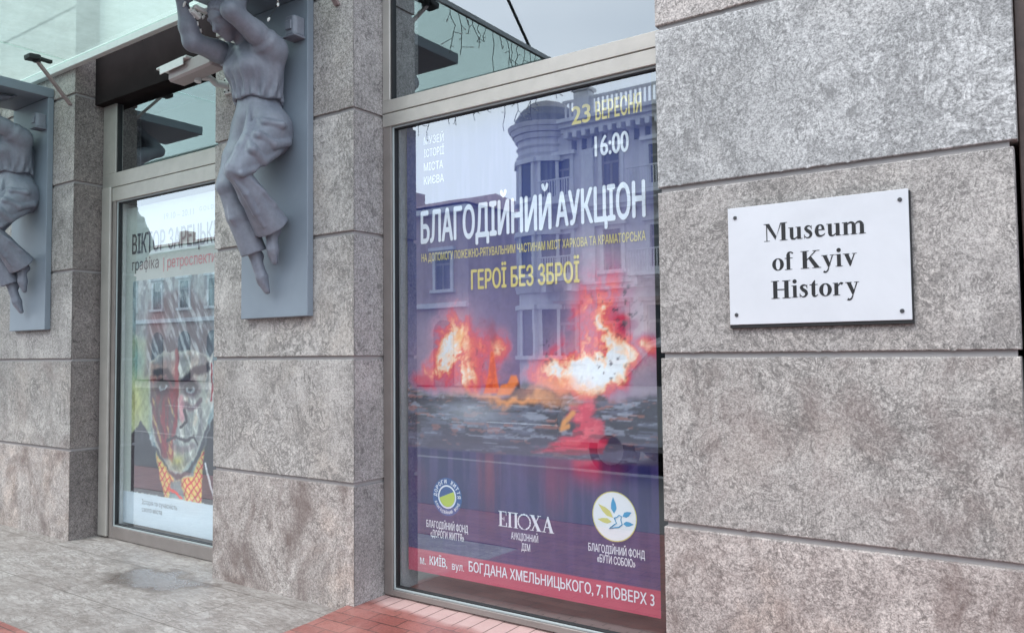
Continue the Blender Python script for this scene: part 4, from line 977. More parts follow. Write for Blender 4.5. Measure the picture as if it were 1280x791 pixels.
def f_body(P):
    # trunk, neck, head, arms, lower legs and feet as one figure
    d = chain(P, [(0, -.15, 2.95, .12), (0, -.165, 3.14, .105), (.01, -.20, 3.34, .13)], .05)
    d = smin(d, chain(P, [shN + (.07,), shF + (.07,)], .03), .06)
    d = smin(d, chain(P, [(.01, -.235, 3.43, .062), (0, -.34, 3.53, .052)]), .04)
    # head bowed forward
    c, s = math.cos(.75), math.sin(.75); Rm = np.array([[1, 0, 0], [0, c, -s], [0, s, c]], np.float32)
    hd = ellipsoid(P, headC, (.082, .105, .115), Rm)
    q = (P - A3(*headC)) @ Rm                                 # face frame: -y forward, z up
    F_ = lambda *p: tuple((Rm @ A3(*p)) + A3(*headC))
    hd = smin(hd, cap_(P, F_(0, -.055, -.05), F_(0, -.068, -.100), .058, .032), .035)      # jaw and chin
    hd = smin(hd, cap_(P, F_(0, -.100, .018), F_(0, -.128, -.028), .010, .017), .012)      # nose
    hd = smin(hd, cap_(P, F_(-.05, -.086, .030), F_(.05, -.086, .030), .013, .013), .014)  # brow
    for sx in (-1, 1):
        hd = smax(hd, -(np.linalg.norm(P - A3(*F_(sx * .034, -.112, .006)), axis=-1) - .018), .012)
        hd = smin(hd, np.linalg.norm(P - A3(*F_(sx * .034, -.090, .006)), axis=-1) - .014, .004)
        hd = smin(hd, ellipsoid(P, F_(sx * .083, .005, -.005), (.012, .024, .034), Rm), .008)
        hd = smin(hd, cap_(P, F_(sx * .012, -.100, -.062), F_(sx * .024, -.094, -.060), .009, .006), .006)
    hd = smax(hd, -cap_(P, F_(-.022, -.117, -.058), F_(.022, -.117, -.058), .004, .004), .006)
    d = smin(d, hd, .025)
    # arms
    for sh, el, ha, side in ((shN, elN, haN, (1, .2, 0)), (shF, elF, haF, (1, -.2, 0))):
        w_ = lerp3(el, ha, .86)
        d = smin(d, chain(P, [sh + (.074,), lerp3(sh, el, .45) + (.069,), el + (.056,)], .02), .04)
        d = smin(d, chain(P, [el + (.056,), lerp3(el, ha, .3) + (.055,), w_ + (.031,)], .03), .03)
        tip = (w_[0] + (.02 if ha is haN else .05), w_[1] + (.17 if ha is haN else .09), w_[2] + .045)
        d = hand(P, d, w_, tip, side)
    # shins and pointed feet
    for kn, an, toe in ((kneeN, ankN, (.100, -.115, 2.095)), (kneeF, ankF, (.005, -.098, 1.918))):
        d = smin(d, chain(P, [kn + (.06,), lerp3(kn, an, .4) + (.058,), an + (.037,)], .03), .03)
        ball = lerp3(an, toe, .66)
        d = smin(d, chain(P, [an + (.038,), (ball[0], ball[1] - .005, ball[2], .036), toe + (.020,)], .02), .025)
        d = smin(d, np.linalg.norm(P - A3(an[0], an[1] + .045, an[2] - .03), axis=-1) - .030, .03)          # heel
        for i in range(4):
            ox = (-.020, -.007, .006, .019)[i]
            d = smin(d, cap_(P, (ball[0] + ox * 1.2, ball[1] - .012, ball[2] - .03), (toe[0] + ox * .9, toe[1] - .006, toe[2] - .008 + abs(ox) * .6), .0125, .0105), .008)
    return d

def f_trouser0(P):
    d = ellipsoid(P, (0, -.155, 2.965), (.195, .140, .165))
    d = smin(d, ellipsoid(P, (.085, -.125, 2.90), (.118, .118, .14)), .05)
    d = smin(d, chain(P, [(0, -.165, 3.02, .135), (0, -.165, 3.15, .128)], .03), .05)
    d = smin(d, chain(P, [hipN + (.118,), lerp3(hipN, kneeN, .5) + (.100,), kneeN + (.074,)], .03), .05)
    d = smin(d, chain(P, [hipF + (.115,), lerp3(hipF, kneeF, .5) + (.098,), kneeF + (.072,)], .03), .05)
    for kn, an, ra in ((kneeN, ankN, .112), (kneeF, ankF, .082)):
        lo_ = lerp3(kn, an, 1.04)
        e = chain(P, [kn + (.062,), lerp3(kn, an, .45) + (.078,), lo_ + (ra,)], .02)
        ax = A3(*an) - A3(*kn); ax /= np.linalg.norm(ax)
        e = smax(e, (P - A3(*lo_)) @ ax - .0, .008)
        e = smax(e, -smax(cap_(P, lerp3(kn, an, .82), lerp3(kn, an, 1.3), ra - .022, ra - .012), -((P - A3(*lerp3(kn, an, .84))) @ ax), .01), .006)
        d = smin(d, e, .012)
    return smax(d, P[..., 2] - 3.16, .01)
def project(fn, p, it=12):
    """slide a point onto the surface of a field"""
    p = np.array(p, float); e = 1e-3
    for _ in range(it):
        q = np.array([p] + [p + e * np.eye(3)[i] for i in range(3)], np.float32)[None]
        v = fn(q)[0]; gd = (v[1:] - v[0]) / e; p = p - v[0] * gd / (gd @ gd + 1e-6)
    return tuple(p)
OX = 2.645
folds = [([(-2.44, -0.3775, 2.994), (-2.44, -0.2849, 2.9435), (-2.46, -0.1615, 2.9262), (-2.5, -0.03583, 2.9775)], .019), ([(-2.44, -0.394, 2.9175), (-2.43, -0.3327, 2.8476), (-2.44, -0.2191, 2.8004), (-2.47, -0.1163, 2.8522), (-2.5, -0.04201, 2.9297)], .022),
         ([(-2.43, -0.4289, 2.8308), (-2.42, -0.374, 2.7404), (-2.43, -0.2678, 2.6708), (-2.45, -0.1626, 2.7438), (-2.5, -0.04813, 2.8718)], .024), ([(-2.5, -0.4973, 2.5944), (-2.44, -0.4309, 2.5744), (-2.43, -0.3371, 2.6092), (-2.44, -0.2364, 2.6733)], .015), ([(-2.5, -0.4589, 2.5538), (-2.46, -0.4154, 2.4509), (-2.45, -0.3546, 2.3341), (-2.45, -0.3026, 2.2636)], .016),
         ([(-2.42, -0.3673, 2.5687), (-2.42, -0.2689, 2.508), (-2.42, -0.1854, 2.4426), (-2.43, -0.1161, 2.3842)], .012), ([(-2.55, -0.3531, 3.0602), (-2.52, -0.4082, 2.9236), (-2.5, -0.4605, 2.7733), (-2.5, -0.4923, 2.6429)], .017),
         ([(-2.7, -0.3431, 2.4617), (-2.7, -0.2849, 2.3702), (-2.68, -0.2285, 2.2547), (-2.68, -0.1865, 2.1988)], .014), ([(-2.5, -0.3439, 2.9843), (-2.48, -0.4033, 2.8451), (-2.48, -0.4576, 2.6657)], .012)]
def sunk(p, dep):
    q = project(lambda P: f_trouser0(P) + dep, p); return q
folds = [([sunk((p[0] + OX, p[1], p[2]), r_ * (.15 if 0 < i_ < len(pl_) - 1 else .55)) for i_, p in enumerate(pl_)], r_) for pl_, r_ in folds]
def f_trousers(P):
    d = f_trouser0(P)
    for pts, r_ in folds:
        n_ = len(pts); d = smin(d, chain(P, [p + (r_ * (.7 if i in (0, n_ - 1) else 1.35),) for i, p in enumerate(pts)], .012), .010)
    wob = np.sin(P[..., 0] * 31 + P[..., 2] * 17) * np.sin(P[..., 1] * 27 - P[..., 2] * 23)
    return d + .0008 * wob
def f_blouse(P):
    x, y, z = P[..., 0], P[..., 1], P[..., 2]
    d = chain(P, [(0, -.168, 3.10, .148), (0, -.172, 3.17, .138), (.01, -.195, 3.30, .150), (.015, -.205, 3.37, .135)], .05)
    d = smin(d, chain(P, [shN + (.072,), shF + (.072,)], .04), .06)
    d = smin(d, chain(P, [(.165, -.185, 3.36, .075), (.115, -.17, 3.13, .060)], .03), .05); d = smin(d, chain(P, [(-.13, -.20, 3.37, .075), (-.10, -.17, 3.13, .060)], .03), .05)
    for sx in (-.07, .08): d = smin(d, np.linalg.norm(P - A3(sx, -.295, 3.30), axis=-1) - .068, .05)       # bust under the cloth
    th = np.arctan2(y + .17, x)
    amp = .0068 * np.clip((3.30 - z) / .14, 0, 1)
    d = d + amp * np.sin(th * 17 + 1.2 * np.sin(z * 21)) + amp * .5 * np.sin(th * 29 + z * 12)
    d = smax(d, -(z - 3.105 - .008 * np.sin(th * 5)), .010)
    d = smax(d, -smax(chain(P, [(0, -.166, 3.02, .136), (0, -.166, 3.13, .130)], .03), z - 3.135, .006), .006)
    for sh, el, en in ((shN, elN, .34), (shF, elF, .30)):
        e = chain(P, [sh + (.074,), lerp3(sh, el, .2) + (.074,), lerp3(sh, el, en) + (.0715,)], .02)
        ax = A3(*el) - A3(*sh); ax /= np.linalg.norm(ax); t_ = (P - A3(*sh)) @ ax
        e = e + .004 * np.sin(t_ * 95 + x * 20) * np.clip(1 - abs(t_ - .08) / .1, 0, 1)
        e = smax(e, (P - A3(*lerp3(sh, el, en))) @ ax, .008)
        d = smin(d, e, .045)
    return d
def f_hair(P):
    c, s = math.cos(.75), math.sin(.75); Rm = np.array([[1, 0, 0], [0, c, -s], [0, s, c]], np.float32)
    q = (P - A3(*headC)) @ Rm
    d = ellipsoid(P, headC, (.092, .112, .122), Rm)
    d = smax(d, -(q[..., 1] + .058 - .35 * np.abs(q[..., 0]) - .0 * q[..., 2]) * 1.0 - 10 * 0, .015) if False else smax(d, -.92 * (q[..., 1] + .060) - .38 * (q[..., 2] - .03), .015)
    d = smin(d, ellipsoid(P, tuple((Rm @ A3(0, .098, .02)) + A3(*headC)), (.05, .045, .05)), .02)
    d = smax(d, -(q[..., 2] + .065), .02)
    return d + .0028 * np.sin(np.arctan2(q[..., 0], q[..., 2] + .02) * 26 + 6 * q[..., 1] * 8)

sx = -2.645
stt = thing('caryatid_statue', 'nearer grey statue of a barefoot woman holding up a slab, on the middle pier', 'statue', (sx, 0, 1.752), 'grey caryatid statues on the granite piers')
def so_(o):
    o.matrix_parent_inverse = Matrix.Identity(4)
    o.location = (0, 0, -1.752); return o
PW = .327
bm = bmesh.new(); box(bm, -PW, PW, -.05, -.002, 1.752, 3.765, .003)
pn = so_(obj('back_panel', bm, M['panel_paint'], stt))
bm = bmesh.new(); box(bm, -PW, PW, -.90, -.002, 3.768, 3.85, .004)
so_(obj('top_slab', bm, M['panel_paint'], stt))
bm = bmesh.new(); a_, b_ = .205, .300
prism(bm, [(a_, -.0505), (a_, -.115), (a_ + .015, -.135), (b_ - .015, -.135), (b_, -.115), (b_, -.0505)], 3.50, 3.62, .006)
box(bm, a_ - .008, b_ + .008, -.142, -.0505, 3.486, 3.4995, .003); box(bm, a_ + .02, b_ - .02, -.146, -.1355, 3.53, 3.59, .004)
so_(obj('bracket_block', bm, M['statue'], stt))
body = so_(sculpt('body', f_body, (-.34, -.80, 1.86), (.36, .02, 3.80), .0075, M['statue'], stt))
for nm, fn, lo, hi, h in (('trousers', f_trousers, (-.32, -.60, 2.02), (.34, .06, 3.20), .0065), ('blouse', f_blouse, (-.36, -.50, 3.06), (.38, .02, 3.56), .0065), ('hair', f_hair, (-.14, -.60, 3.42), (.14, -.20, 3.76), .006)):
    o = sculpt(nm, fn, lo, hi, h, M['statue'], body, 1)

def copy_tree(o, parent=None):
    c = o.copy(); C.objects.link(c); c.parent = parent
    for ch in list(o.children): copy_tree(ch, c)
    return c
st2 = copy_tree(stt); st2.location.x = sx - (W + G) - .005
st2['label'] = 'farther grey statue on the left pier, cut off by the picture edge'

# ------------------------------------------------------------------ security camera on the middle pier
sc_ = thing('security_camera', 'white bullet security camera on a wall arm beside the nearer grey statue', 'camera', (-3.02, 0, 3.25))
def sco(name, bm, mat, parent=None, **k):
    o = obj(name, bm, mat, parent or sc_, **k)
    if parent is None: o.matrix_parent_inverse = Matrix.Translation(sc_.location).inverted()
    return o
def beam(bm, p0, p1, hw, hh, bev=.004, up=(0, 0, 1)):
    """box whose long axis runs from p0 to p1"""
    p0, p1 = Vector(p0), Vector(p1); L_ = (p1 - p0).length; X_ = (p1 - p0) / L_; Z_ = (Vector(up) - X_ * X_.dot(Vector(up))).normalized(); Y_ = Z_.cross(X_)
    m_ = Matrix((X_, Y_, Z_)).transposed().to_4x4(); m_.translation = p0
    n0 = len(bm.verts); tmp = bmesh.new(); box(tmp, 0, L_, -hw, hw, -hh, hh, bev); bmesh.ops.transform(tmp, matrix=m_, verts=tmp.verts)
    me = bpy.data.meshes.new('t'); tmp.to_mesh(me); tmp.free(); bm.from_mesh(me); bpy.data.meshes.remove(me)
cF, cR = Vector((-3.4212, -0.26, 3.4182)), Vector((-2.9451, -0.26, 3.4391))
ax = (cR - cF).normalized()
bm = bmesh.new(); beam(bm, cF + ax * .015 - Vector((0, 0, .012)), cR + ax * .02 - Vector((0, 0, .012)), .064, .050, .014)
hs_ = sco('housing', bm, M['plastic_grey'])
bm = bmesh.new(); beam(bm, cF - ax * .075 + Vector((0, -.004, .042)), cF + ax * .27 + Vector((0, -.004, .042)), .088, .008, .004); beam(bm, cF - ax * .03 + Vector((0, -.091, .020)), cF + ax * .24 + Vector((0, -.091, .020)), .0035, .028, .002); beam(bm, cF - ax * .03 + Vector((0, .083, .020)), cF + ax * .24 + Vector((0, .083, .020)), .0035, .028, .002)
sco('sun_shield', bm, M['plastic_white'])
bm = bmesh.new(); tube(bm, [cF + ax * .018 - Vector((0, 0, .012)), cF + ax * .006 - Vector((0, 0, .012))], .034, 20); sco('lens', bm, M['black'], hs_)
wp = Vector((-3.1838, -0.012, 3.3712))
bm = bmesh.new(); beam(bm, wp + Vector((0, .006, -.058)), wp + Vector((0, .006, .058)), .012, .038, .003, up=(1, 0, 0))
pm_ = sco('wall_plate', bm, M['plastic_white'])
bm = bmesh.new()
for dx_ in (-.022, .022):
    for dz_ in (-.04, .04): tube(bm, [wp + Vector((dx_, -.008, dz_)), wp + Vector((dx_, -.0105, dz_))], .007, 10)
obj('screw', bm, M['black'], pm_).matrix_parent_inverse = Matrix.Identity(4)
bm = bmesh.new(); kn_ = Vector((-3.1993, -0.2, 3.383)); tube(bm, [wp + Vector((0, -.006, 0)), wp + Vector((-.02, -.08, .0)), kn_ + Vector((.03, .04, -.002)), kn_], [.026, .024, .020, .022], 12); tube(bm, [kn_, kn_ + Vector((0, -.01, .05))], [.024, .02], 12); tube(bm, [kn_ + Vector((-.006, -.02, .012)), kn_ + Vector((-.006, -.03, -.04))], [.02, .024], 12)
sco('arm', bm, M['plastic_white'])

# ------------------------------------------------------------------ glass canopy over the left part of the front
can = thing('glass_canopy', 'pale green glass canopy sheet on steel struts above the left window', 'canopy', (-6, 0, 3.98))
def cao(name, bm, mat, **k):
    o = obj(name, bm, mat, can, **k); o.matrix_parent_inverse = Matrix.Translation(can.location).inverted(); return o
CX1 = -2.06
for a, b in ((-14, -9.001), (-9, -5.341), (-5.333, CX1)): 
    gs = cao('glass_sheet', bx(a, b, -1.80, -.055, 4.005, 4.021), M['canopy_clear']); gs.data.materials.append(M['canopy'])
    for p in gs.data.polygons:
        if p.normal.z > .9: p.material_index = 1
bm = bmesh.new(); box(bm, -14, CX1, -.052, -.004, 3.955, 4.03, .003); cao('wall_rail', bm, M['plastic_white'])
bm = bmesh.new(); box(bm, -14, CX1 + .02, -1.835, -1.802, 3.99, 4.04, .003); box(bm, CX1 + .001, CX1 + .022, -1.80, -.004, 3.99, 4.035, .003); cao('edge_trim', bm, M['gasket'])
for px_ in (-2.10, -5.37, -8.7):
    bm = bmesh.new(); beam(bm, (px_, -.004, 3.655), (px_, -.28, 3.955), .020, .010, .003, up=(0, 1, 1)); s1 = cao('strut', bm, M['strut'])
    bm = bmesh.new(); beam(bm, (px_, -.27, 3.975), (px_, -.36, 3.965), .05, .022, .008); beam(bm, (px_ - .03, -.15, 3.985), (px_ - .02, -.30, 3.985), .02, .014, .004); tube(bm, [(px_, -.28, 3.94), (px_, -.28, 4.0)], .03, 12)
    o = obj('clamp', bm, M['wire'], s1); 
    bm = bmesh.new(); tube(bm, [(px_, -1.62, 4.03), (px_, -.02, 5.55)], .013, 10); tube(bm, [(px_, -1.0, 4.62), (px_, -.80, 4.81)], .024, 12); r1 = cao('tension_rod', bm, M['wire'])
# chain of icicle lights along the end and the front edge of the canopy
il = thing('icicle_lights', 'unlit icicle string lights hanging along the edge of the green glass canopy', 'string lights', (CX1, -.9, 4.0))
rs = random.Random(5); wb_, bb = bmesh.new(), bmesh.new()
def drop(p, ln):
    pts = [Vector(p)]; nseg = max(3, int(ln / .05))
    for k in range(nseg): pts.append(pts[-1] + Vector((rs.uniform(-.022, .022), rs.uniform(-.022, .022), -ln / nseg)))
    tube(wb_, pts, .0028, 4)
    for q in pts[1:]:
        if rs.random() < .6:
            d_ = Vector((rs.uniform(-.05, .05), rs.uniform(-.05, .05), rs.uniform(-.05, .02))); tube(wb_, [q, q + d_], .0022, 4); tube(bb, [q + d_, q + d_ * 1.35], [.005, .003], 5)
for k in range(16): drop((CX1 + .03, -.45 - k * .086, 3.99), rs.uniform(.12, .5))
for k in range(30): drop((CX1 - k * .17, -1.845, 3.99), rs.uniform(.15, .6))
tube(wb_, [(CX1 + .03, -.40, 3.985), (CX1 + .03, -1.84, 3.985)], .006, 5); tube(wb_, [(CX1, -1.845, 3.985), (-7.3, -1.845, 3.985)], .006, 5)
for nm, b_, m_ in (('wire', wb_, M['wire']), ('bulb', bb, M['bulb'])):
    o = obj(nm, b_, m_, il); o.matrix_parent_inverse = Matrix.Translation(il.location).inverted()
# short tangle of lights round the arms of the nearer statue
tl_ = thing('light_tangle', 'small white tangle of bulbs and wire caught between the arms of the nearer statue', 'string lights', (-2.8, -0.5076, 3.6159))
wb_, bb = bmesh.new(), bmesh.new()
def wire(pts, every=1):
    pts = [Vector(p) for p in pts]; tube(wb_, pts, .0022, 5)
    for p in pts[::every]:
        d_ = Vector((rs.uniform(-.02, .02), rs.uniform(-.02, .02), rs.uniform(-.03, -.01))); tube(bb, [p, p + d_ * .6, p + d_ * 1.3], [.006, .009, .004], 7)
wire([(-2.8, -0.5835, 3.6534), (-2.8, -0.5564, 3.6186), (-2.8, -0.5237, 3.5903), (-2.8, -0.5016, 3.558), (-2.8, -0.4793, 3.5204)]); wire([(-2.79, -0.5469, 3.6293), (-2.79, -0.5033, 3.6149), (-2.78, -0.4658, 3.6054)])
wire([(-2.38, -0.241, 3.7109), (-2.38, -0.2348, 3.6632), (-2.38, -0.2585, 3.605), (-2.38, -0.2937, 3.5482)], 3); wire([(-2.36, -0.2747, 3.6831), (-2.36, -0.2447, 3.6494)], 1)
for a_, b_ in (((-2.78, -0.5373, 3.6351), (-2.78, -0.4493, 3.6262)), ((-2.79, -0.5467, 3.6095), (-2.79, -0.492, 3.5788))):
    beam(bb, a_, b_, .018, .012, .004)
for nm, b_, m_ in (('wire', wb_, M['wire']), ('bulb', bb, M['bulb'])):
    o = obj(nm, b_, m_, tl_); o.matrix_parent_inverse = Matrix.Translation(tl_.location).inverted()

# ------------------------------------------------------------------ the other side of the street, seen in the window glass
M['plaster'] = simple('grey_painted_plaster', (.60, .59, .60, 1), .8, 0, .14, 1.5, .1)
M['plaster_trim'] = simple('pale_stucco_trim', (.68, .68, .68, 1), .8, 0, .1, 4)
M['plaster_rose'] = simple('rose_painted_plaster', (.46, .36, .33, 1), .8, 0, .12, 2)
M['slate'] = simple('dark_slate', (.16, .165, .18, 1), .6, 0, .2, 6)
M['tin'] = simple('rusty_red_tin_roof', (.17, .085, .07, 1), .6, 0, .2, 2)
M['sash'] = simple('grey_window_frame', (.22, .21, .20, 1), .6)
t = NT('distant_window_glass'); M['far_glass'] = t.pbr((.05, .06, .07, 1), .08, 0, spec=.7)

def sash(parent, cx, y, z0, z1, w_, mat_t):
    """window with surround, sill, frame and dark pane on a wall facing +y"""
    h = w_ / 2; bm = bmesh.new(); e = .16
    box(bm, cx - h - e, cx - h, y, y + .08, z0, z1 + e); box(bm, cx + h, cx + h + e, y, y + .08, z0, z1 + e); box(bm, cx - h, cx + h, y, y + .08, z1, z1 + e); box(bm, cx - h - .26, cx + h + .26, y, y + .20, z0 - .15, z0 - .001); box(bm, cx - h - .3, cx + h + .3, y, y + .24, z1 + e + .001, z1 + e + .16)
    s_ = obj('window', bm, mat_t, parent)
    bm = bmesh.new(); box(bm, cx - .05, cx + .05, y - .05, y + .03, z0, z0 + (z1 - z0) * .68); box(bm, cx - h, cx + h, y - .05, y + .032, z0 + (z1 - z0) * .68, z0 + (z1 - z0) * .74)
    for a, b in ((cx - h, cx - h + .07), (cx + h - .07, cx + h)): box(bm, a, b, y - .05, y + .031, z0, z1)
    obj('frame', bm, M['sash'], s_)
    bm = bmesh.new(); box(bm, cx - h, cx + h, y - .02, y + .012, z0, z1); obj('pane', bm, M['far_glass'], s_)
def wall_with_holes(bm, x0, x1, y, dep, z0, z1): box(bm, x0, x1, y - dep, y, z0, z1)

FY = -24.0
ob_ = thing('corner_building', 'ornate grey stucco corner house with turret across the street, seen only in the window glass', 'building', (-8, FY, 0))
def far(bld_, name, bm, mat):
    o = obj(name, bm, mat, bld_); o.matrix_parent_inverse = Matrix.Translation(bld_.location).inverted(); return o
bm = bmesh.new(); wall_with_holes(bm, -16.4, 16, FY, 12, 0, 10.9); ow = far(ob_, 'wall', bm, M['plaster'])
bm = bmesh.new()
for z0, z1, p in ((10.45, 10.62, .35), (10.625, 10.80, .52), (10.805, 10.95, .7), (7.15, 7.3, .25), (7.305, 7.4, .34), (4.0, 4.2, .3), (4.205, 4.3, .4), (0, .7, .12)): box(bm, -15.2, 16, FY - .01, FY + p, z0, z1)
far(ob_, 'cornice', bm, M['plaster_trim'])
bm = bmesh.new()
for k in range(78): box(bm, -15.0 + k * .4, -14.82 + k * .4, FY + .001, FY + .45, 10.20, 10.449)
far(ob_, 'dentil_row', bm, M['plaster_trim'])
bm = bmesh.new()
for k in range(66): x_ = -14.9 + k * .47; prism(bm, [(x_, FY + .002), (x_ + .24, FY + .002), (x_ + .12, FY + .2)][::-1], 9.75, 10.16)
far(ob_, 'lambrequin_row', bm, M['slate'])
bm = bmesh.new()
for k in range(150): box(bm, -14.9 + k * .2, -14.83 + k * .2, FY + .45, FY + .52, 10.96, 11.6)
box(bm, -15, 16, FY + .43, FY + .54, 11.6, 11.7)
far(ob_, 'balustrade', bm, M['plaster_trim'])
for k in range(6):
    x_ = -14.1 + k * 5.4; bm = bmesh.new(); box(bm, x_ - .35, x_ + .35, FY + .1, FY + .62, 10.96, 11.95, .04); box(bm, x_ - .42, x_ + .42, FY + .04, FY + .70, 11.951, 12.1, .03); far(ob_, 'parapet_pier', bm, M['plaster_trim'])
    bm = bmesh.new(); box(bm, x_ - .28, x_ + .28, FY - .01, FY + .16, 7.41, 9.7); box(bm, x_ - .28, x_ + .28, FY - .01, FY + .16, 4.31, 7.14); far(ob_, 'pilaster', bm, M['plaster_trim'])
for k in range(14):
    x_ = -15.35 + k * 2.02 + (.25 if k else 0)
    sash(ow, x_, FY, 7.95, 9.45, .78, M['plaster_trim']); sash(ow, x_, FY, 4.75, 6.35, .78, M['plaster_trim'])
    sash(ow, x_, FY, 1.2, 3.3, 1.1, M['plaster_rose'])
for k in range(0, 14, 2):
    x_ = -15.1 + k * 2.02
    for z_ in (4.35, 7.42):
        bm = bmesh.new(); box(bm, x_ - .85, x_ + .85, FY + .42, FY + 1.15, z_, z_ + .14)
        for q in range(15): box(bm, x_ - .82 + q * .117, x_ - .79 + q * .117, FY + 1.08, FY + 1.11, z_ + .141, z_ + .95)
        box(bm, x_ - .85, x_ + .85, FY + 1.06, FY + 1.13, z_ + .951, z_ + 1.0)
        for q in (-.6, .6): prism(bm, [(x_ + q - .1, FY + .42), (x_ + q + .1, FY + .42), (x_ + q + .1, FY + 1.0), (x_ + q - .1, FY + 1.0)], z_ - .4, z_ - .001)
        obj('balcony', bm, M['plaster_trim'], ow)
bm = bmesh.new(); tb = (-16.55, FY - .75)
bmesh.ops.create_cone(bm, cap_ends=True, segments=24, radius1=1.28, radius2=1.28, depth=10.9, matrix=Matrix.Translation((tb[0], tb[1], 5.45)))
for z_, r_, h_ in ((10.55, 1.45, .2), (10.78, 1.58, .2), (10.98, 1.70, .18), (7.3, 1.42, .2), (4.15, 1.46, .3), (9.75, 1.36, .14), (10.1, 1.36, .1)): bmesh.ops.create_cone(bm, cap_ends=True, segments=24, radius1=r_ - .08, radius2=r_, depth=h_, matrix=Matrix.Translation((tb[0], tb[1], z_)))
tw = far(ob_, 'turret', bm, M['plaster'])
bm = bmesh.new()
for z_, r0_, r1_, h_ in ((11.25, 1.40, 1.38, .36), (11.6, 1.36, 1.15, .36), (11.95, 1.15, .75, .34), (12.22, .75, .2, .2)): bmesh.ops.create_cone(bm, cap_ends=True, segments=24, radius1=r0_, radius2=r1_, depth=h_, matrix=Matrix.Translation((tb[0], tb[1], z_)))
far(ob_, 'dome', bm, M['slate'])
for z_, h_ in ((7.9, 1.5), (4.75, 1.6), (1.4, 1.9)):
    for a_ in (.25, 1.0, 1.75, 2.5):
        ca, sa = math.cos(a_), math.sin(a_); m_ = Matrix(((-sa, ca, 0, tb[0]), (ca, sa, 0, tb[1]), (0, 0, 1, 0), (0, 0, 0, 1)))
        bm = bmesh.new(); box(bm, -.42, -.30, 1.18, 1.36, z_, z_ + h_); box(bm, .30, .42, 1.18, 1.36, z_, z_ + h_); box(bm, -.5, .5, 1.18, 1.44, z_ + h_ + .001, z_ + h_ + .2); box(bm, -.5, .5, 1.18, 1.44, z_ - .16, z_ - .001); bmesh.ops.transform(bm, matrix=m_, verts=bm.verts); bmesh.ops.recalc_face_normals(bm, faces=bm.faces); wf = obj('window', bm, M['plaster_trim'], tw)
        bm = bmesh.new(); box(bm, -.299, .299, 1.18, 1.30, z_, z_ + h_); bmesh.ops.transform(bm, matrix=m_, verts=bm.verts); bmesh.ops.recalc_face_normals(bm, faces=bm.faces); obj('pane', bm, M['far_glass'], wf)

def plain_house(name, label, x0, x1, y, h, mat, nx, floors, loc, roof='tin'):
    b_ = thing(name, label, 'building', loc)
    bm = bmesh.new(); box(bm, x0, x1, y - 10, y, 0, h); w_ = far(b_, 'wall', bm, mat)
    bm = bmesh.new(); box(bm, x0 - .2, x1 + .2, y - .01, y + .4, h - .35, h - .1); box(bm, x0, x1, y - .01, y + .22, 3.7, 3.95); far(b_, 'cornice', bm, M['plaster_trim'])
    bm = bmesh.new(); n_ = len(bm.verts); a = [bm.verts.new(p) for p in ((x0 - .3, y + .45, h), (x1 + .3, y + .45, h), (x1 - 2, y - 5, h + 1.5), (x0 + 2, y - 5, h + 1.5), (x0 - .3, y - 10, h), (x1 + .3, y - 10, h))]
    for f in ((0, 1, 2, 3), (3, 2, 5, 4), (0, 3, 4), (1, 5, 2), (0, 4, 5, 1)): bm.faces.new([a[i] for i in f])
    rf = far(b_, 'roof', bm, M[roof])
    for k in range(3):
        x_ = x0 + (x1 - x0) * (.2 + .3 * k); bm = bmesh.new(); box(bm, x_, x_ + .8, y - 4.4, y - 3.6, h + .6, h + 1.9); obj('chimney', bm, M['plaster_rose'], rf)
    for i in range(nx):
        cx = x0 + (x1 - x0) * (i + .5) / nx
        for z_ in floors: sash(w_, cx, y, z_, z_ + 1.7, .95, M['plaster_trim'])
        bm = bmesh.new(); pts = [(cx - .62, 0)] + [(cx - .62 * math.cos(PI * k / 10), 2.5 + .62 * math.sin(PI * k / 10)) for k in range(11)] + [(cx + .62, 0)]
        fr_ = [bm.verts.new((p[0], y + .05, p[1])) for p in pts]; bk = [bm.verts.new((p[0], y - .05, p[1])) for p in pts]; bm.faces.new(fr_); bm.faces.new(bk[::-1])
        for j in range(len(pts)): bm.faces.new((fr_[j], bk[j], bk[(j + 1) % len(pts)], fr_[(j + 1) % len(pts)]))
        obj('arched_opening', bm, M['far_glass'], w_)
plain_house('long_house', 'long rose house with red tin roof across the street, reflected in the left glass', -58, -21.5, -25.5, 8.6, M['plaster_rose'], 12, (4.6,), (-40, -25.5, 0))
plain_house('rear_house', 'taller grey house behind the side street, seen only in the window glass', -34, -6, -52, 13.5, M['plaster'], 9, (4.6, 8.4), (-20, -52, 0), 'slate')

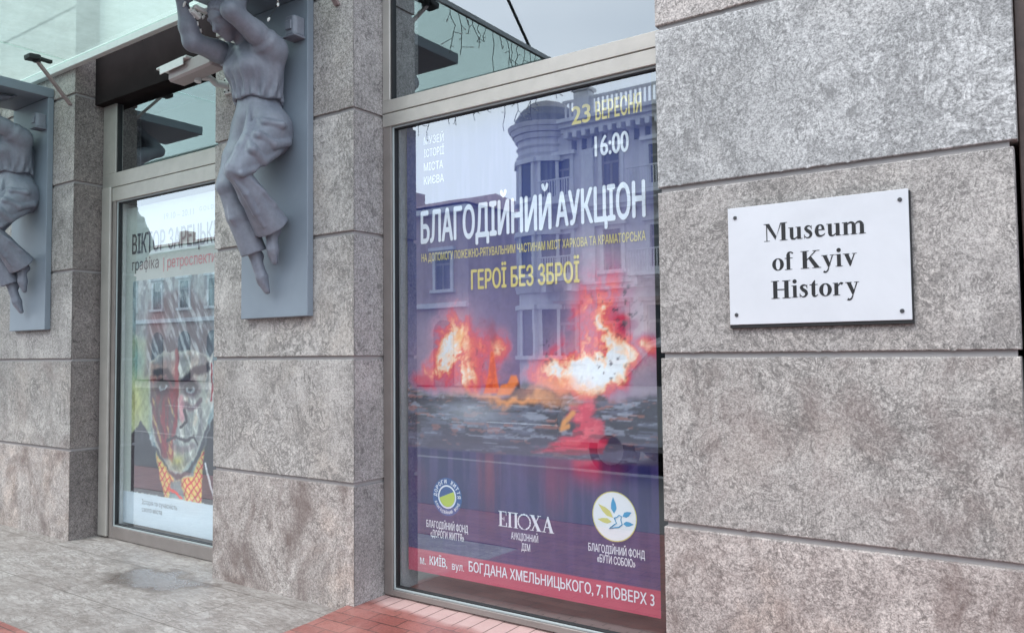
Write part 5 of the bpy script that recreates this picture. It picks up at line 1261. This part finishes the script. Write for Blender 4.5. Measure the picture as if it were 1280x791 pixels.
# white van parked at the kerb
van = thing('parked_van', 'white delivery van parked at the kerb behind the viewer, seen only in the right glass', 'van', (-2.1, -6.6, -.14))
def vo(name, bm, mat, parent=None, **k):
    o = obj(name, bm, mat, parent or van, **k); o.matrix_parent_inverse = Matrix.Translation(van.location).inverted(); return o
M['van_paint'] = simple('white_van_paint', (.70, .71, .72, 1), .25, 0, .03, 2); M['tyre'] = simple('tyre_rubber', (.02, .02, .02, 1), .8)
prof = [(-2.35, .32), (-2.38, .75), (-2.28, 1.0), (-1.55, 1.15), (-.95, 1.78), (-.6, 1.90), (2.05, 1.93), (2.22, 1.80), (2.30, .9), (2.28, .34)]
bm = bmesh.new(); A_ = [bm.verts.new((-2.1 + p, -7.5, q - .14)) for p, q in prof]; B_ = [bm.verts.new((-2.1 + p, -5.7, q - .14)) for p, q in prof]
fs = [bm.faces.new(A_), bm.faces.new(B_[::-1])] + [bm.faces.new((A_[(i + 1) % 10], A_[i], B_[i], B_[(i + 1) % 10])) for i in range(10)]
bmesh.ops.bevel(bm, geom=[e for e in bm.edges if len(e.link_faces) == 2 and (e.link_faces[0] in fs[:2] or e.link_faces[1] in fs[:2])], offset=.09, segments=3, affect='EDGES')
bmesh.ops.recalc_face_normals(bm, faces=bm.faces); vo('body', bm, M['van_paint'], smooth=False)
for pts in ([(-1.35, 1.2), (-.85, 1.70), (-.2, 1.74), (-.2, 1.2)], [(-.1, 1.2), (-.1, 1.74), (.9, 1.76), (.9, 1.2)], [(1.0, 1.2), (1.0, 1.76), (1.95, 1.76), (2.0, 1.2)]):
    bm = bmesh.new(); a = [bm.verts.new((-2.1 + p, -5.694, q - .14)) for p, q in pts]; b = [bm.verts.new((-2.1 + p, -5.72, q - .14)) for p, q in pts]
    bm.faces.new(a); bm.faces.new(b[::-1]); [bm.faces.new((a[i], b[i], b[(i + 1) % 4], a[(i + 1) % 4])) for i in range(4)]; bmesh.ops.recalc_face_normals(bm, faces=bm.faces)
    vo('window', bm, M['far_glass'])
for x_ in (-1.5, 1.45):
    for y_ in (-5.85, -7.35):
        bm = bmesh.new(); bmesh.ops.create_cone(bm, cap_ends=True, segments=28, radius1=.33, radius2=.33, depth=.24, matrix=Matrix.Translation((-2.1 + x_, y_ + (.02 if y_ > -6 else -.02), .19)) @ Matrix.Rotation(PI / 2, 4, 'X'))
        wh = vo('wheel', bm, M['tyre']); bm = bmesh.new(); bmesh.ops.create_cone(bm, cap_ends=True, segments=20, radius1=.2, radius2=.2, depth=.26, matrix=Matrix.Translation((-2.1 + x_, y_ + (.02 if y_ > -6 else -.02), .19)) @ Matrix.Rotation(PI / 2, 4, 'X'))
        obj('rim', bm, M['steel'], wh)
for y_ in (-5.95, -7.25):
    bm = bmesh.new(); bmesh.ops.create_uvsphere(bm, u_segments=14, v_segments=8, radius=.13, matrix=Matrix.Translation((-4.40, y_, .66)) @ Matrix.Diagonal((.5, 1, .7, 1))); vo('headlight', bm, M['bulb'])
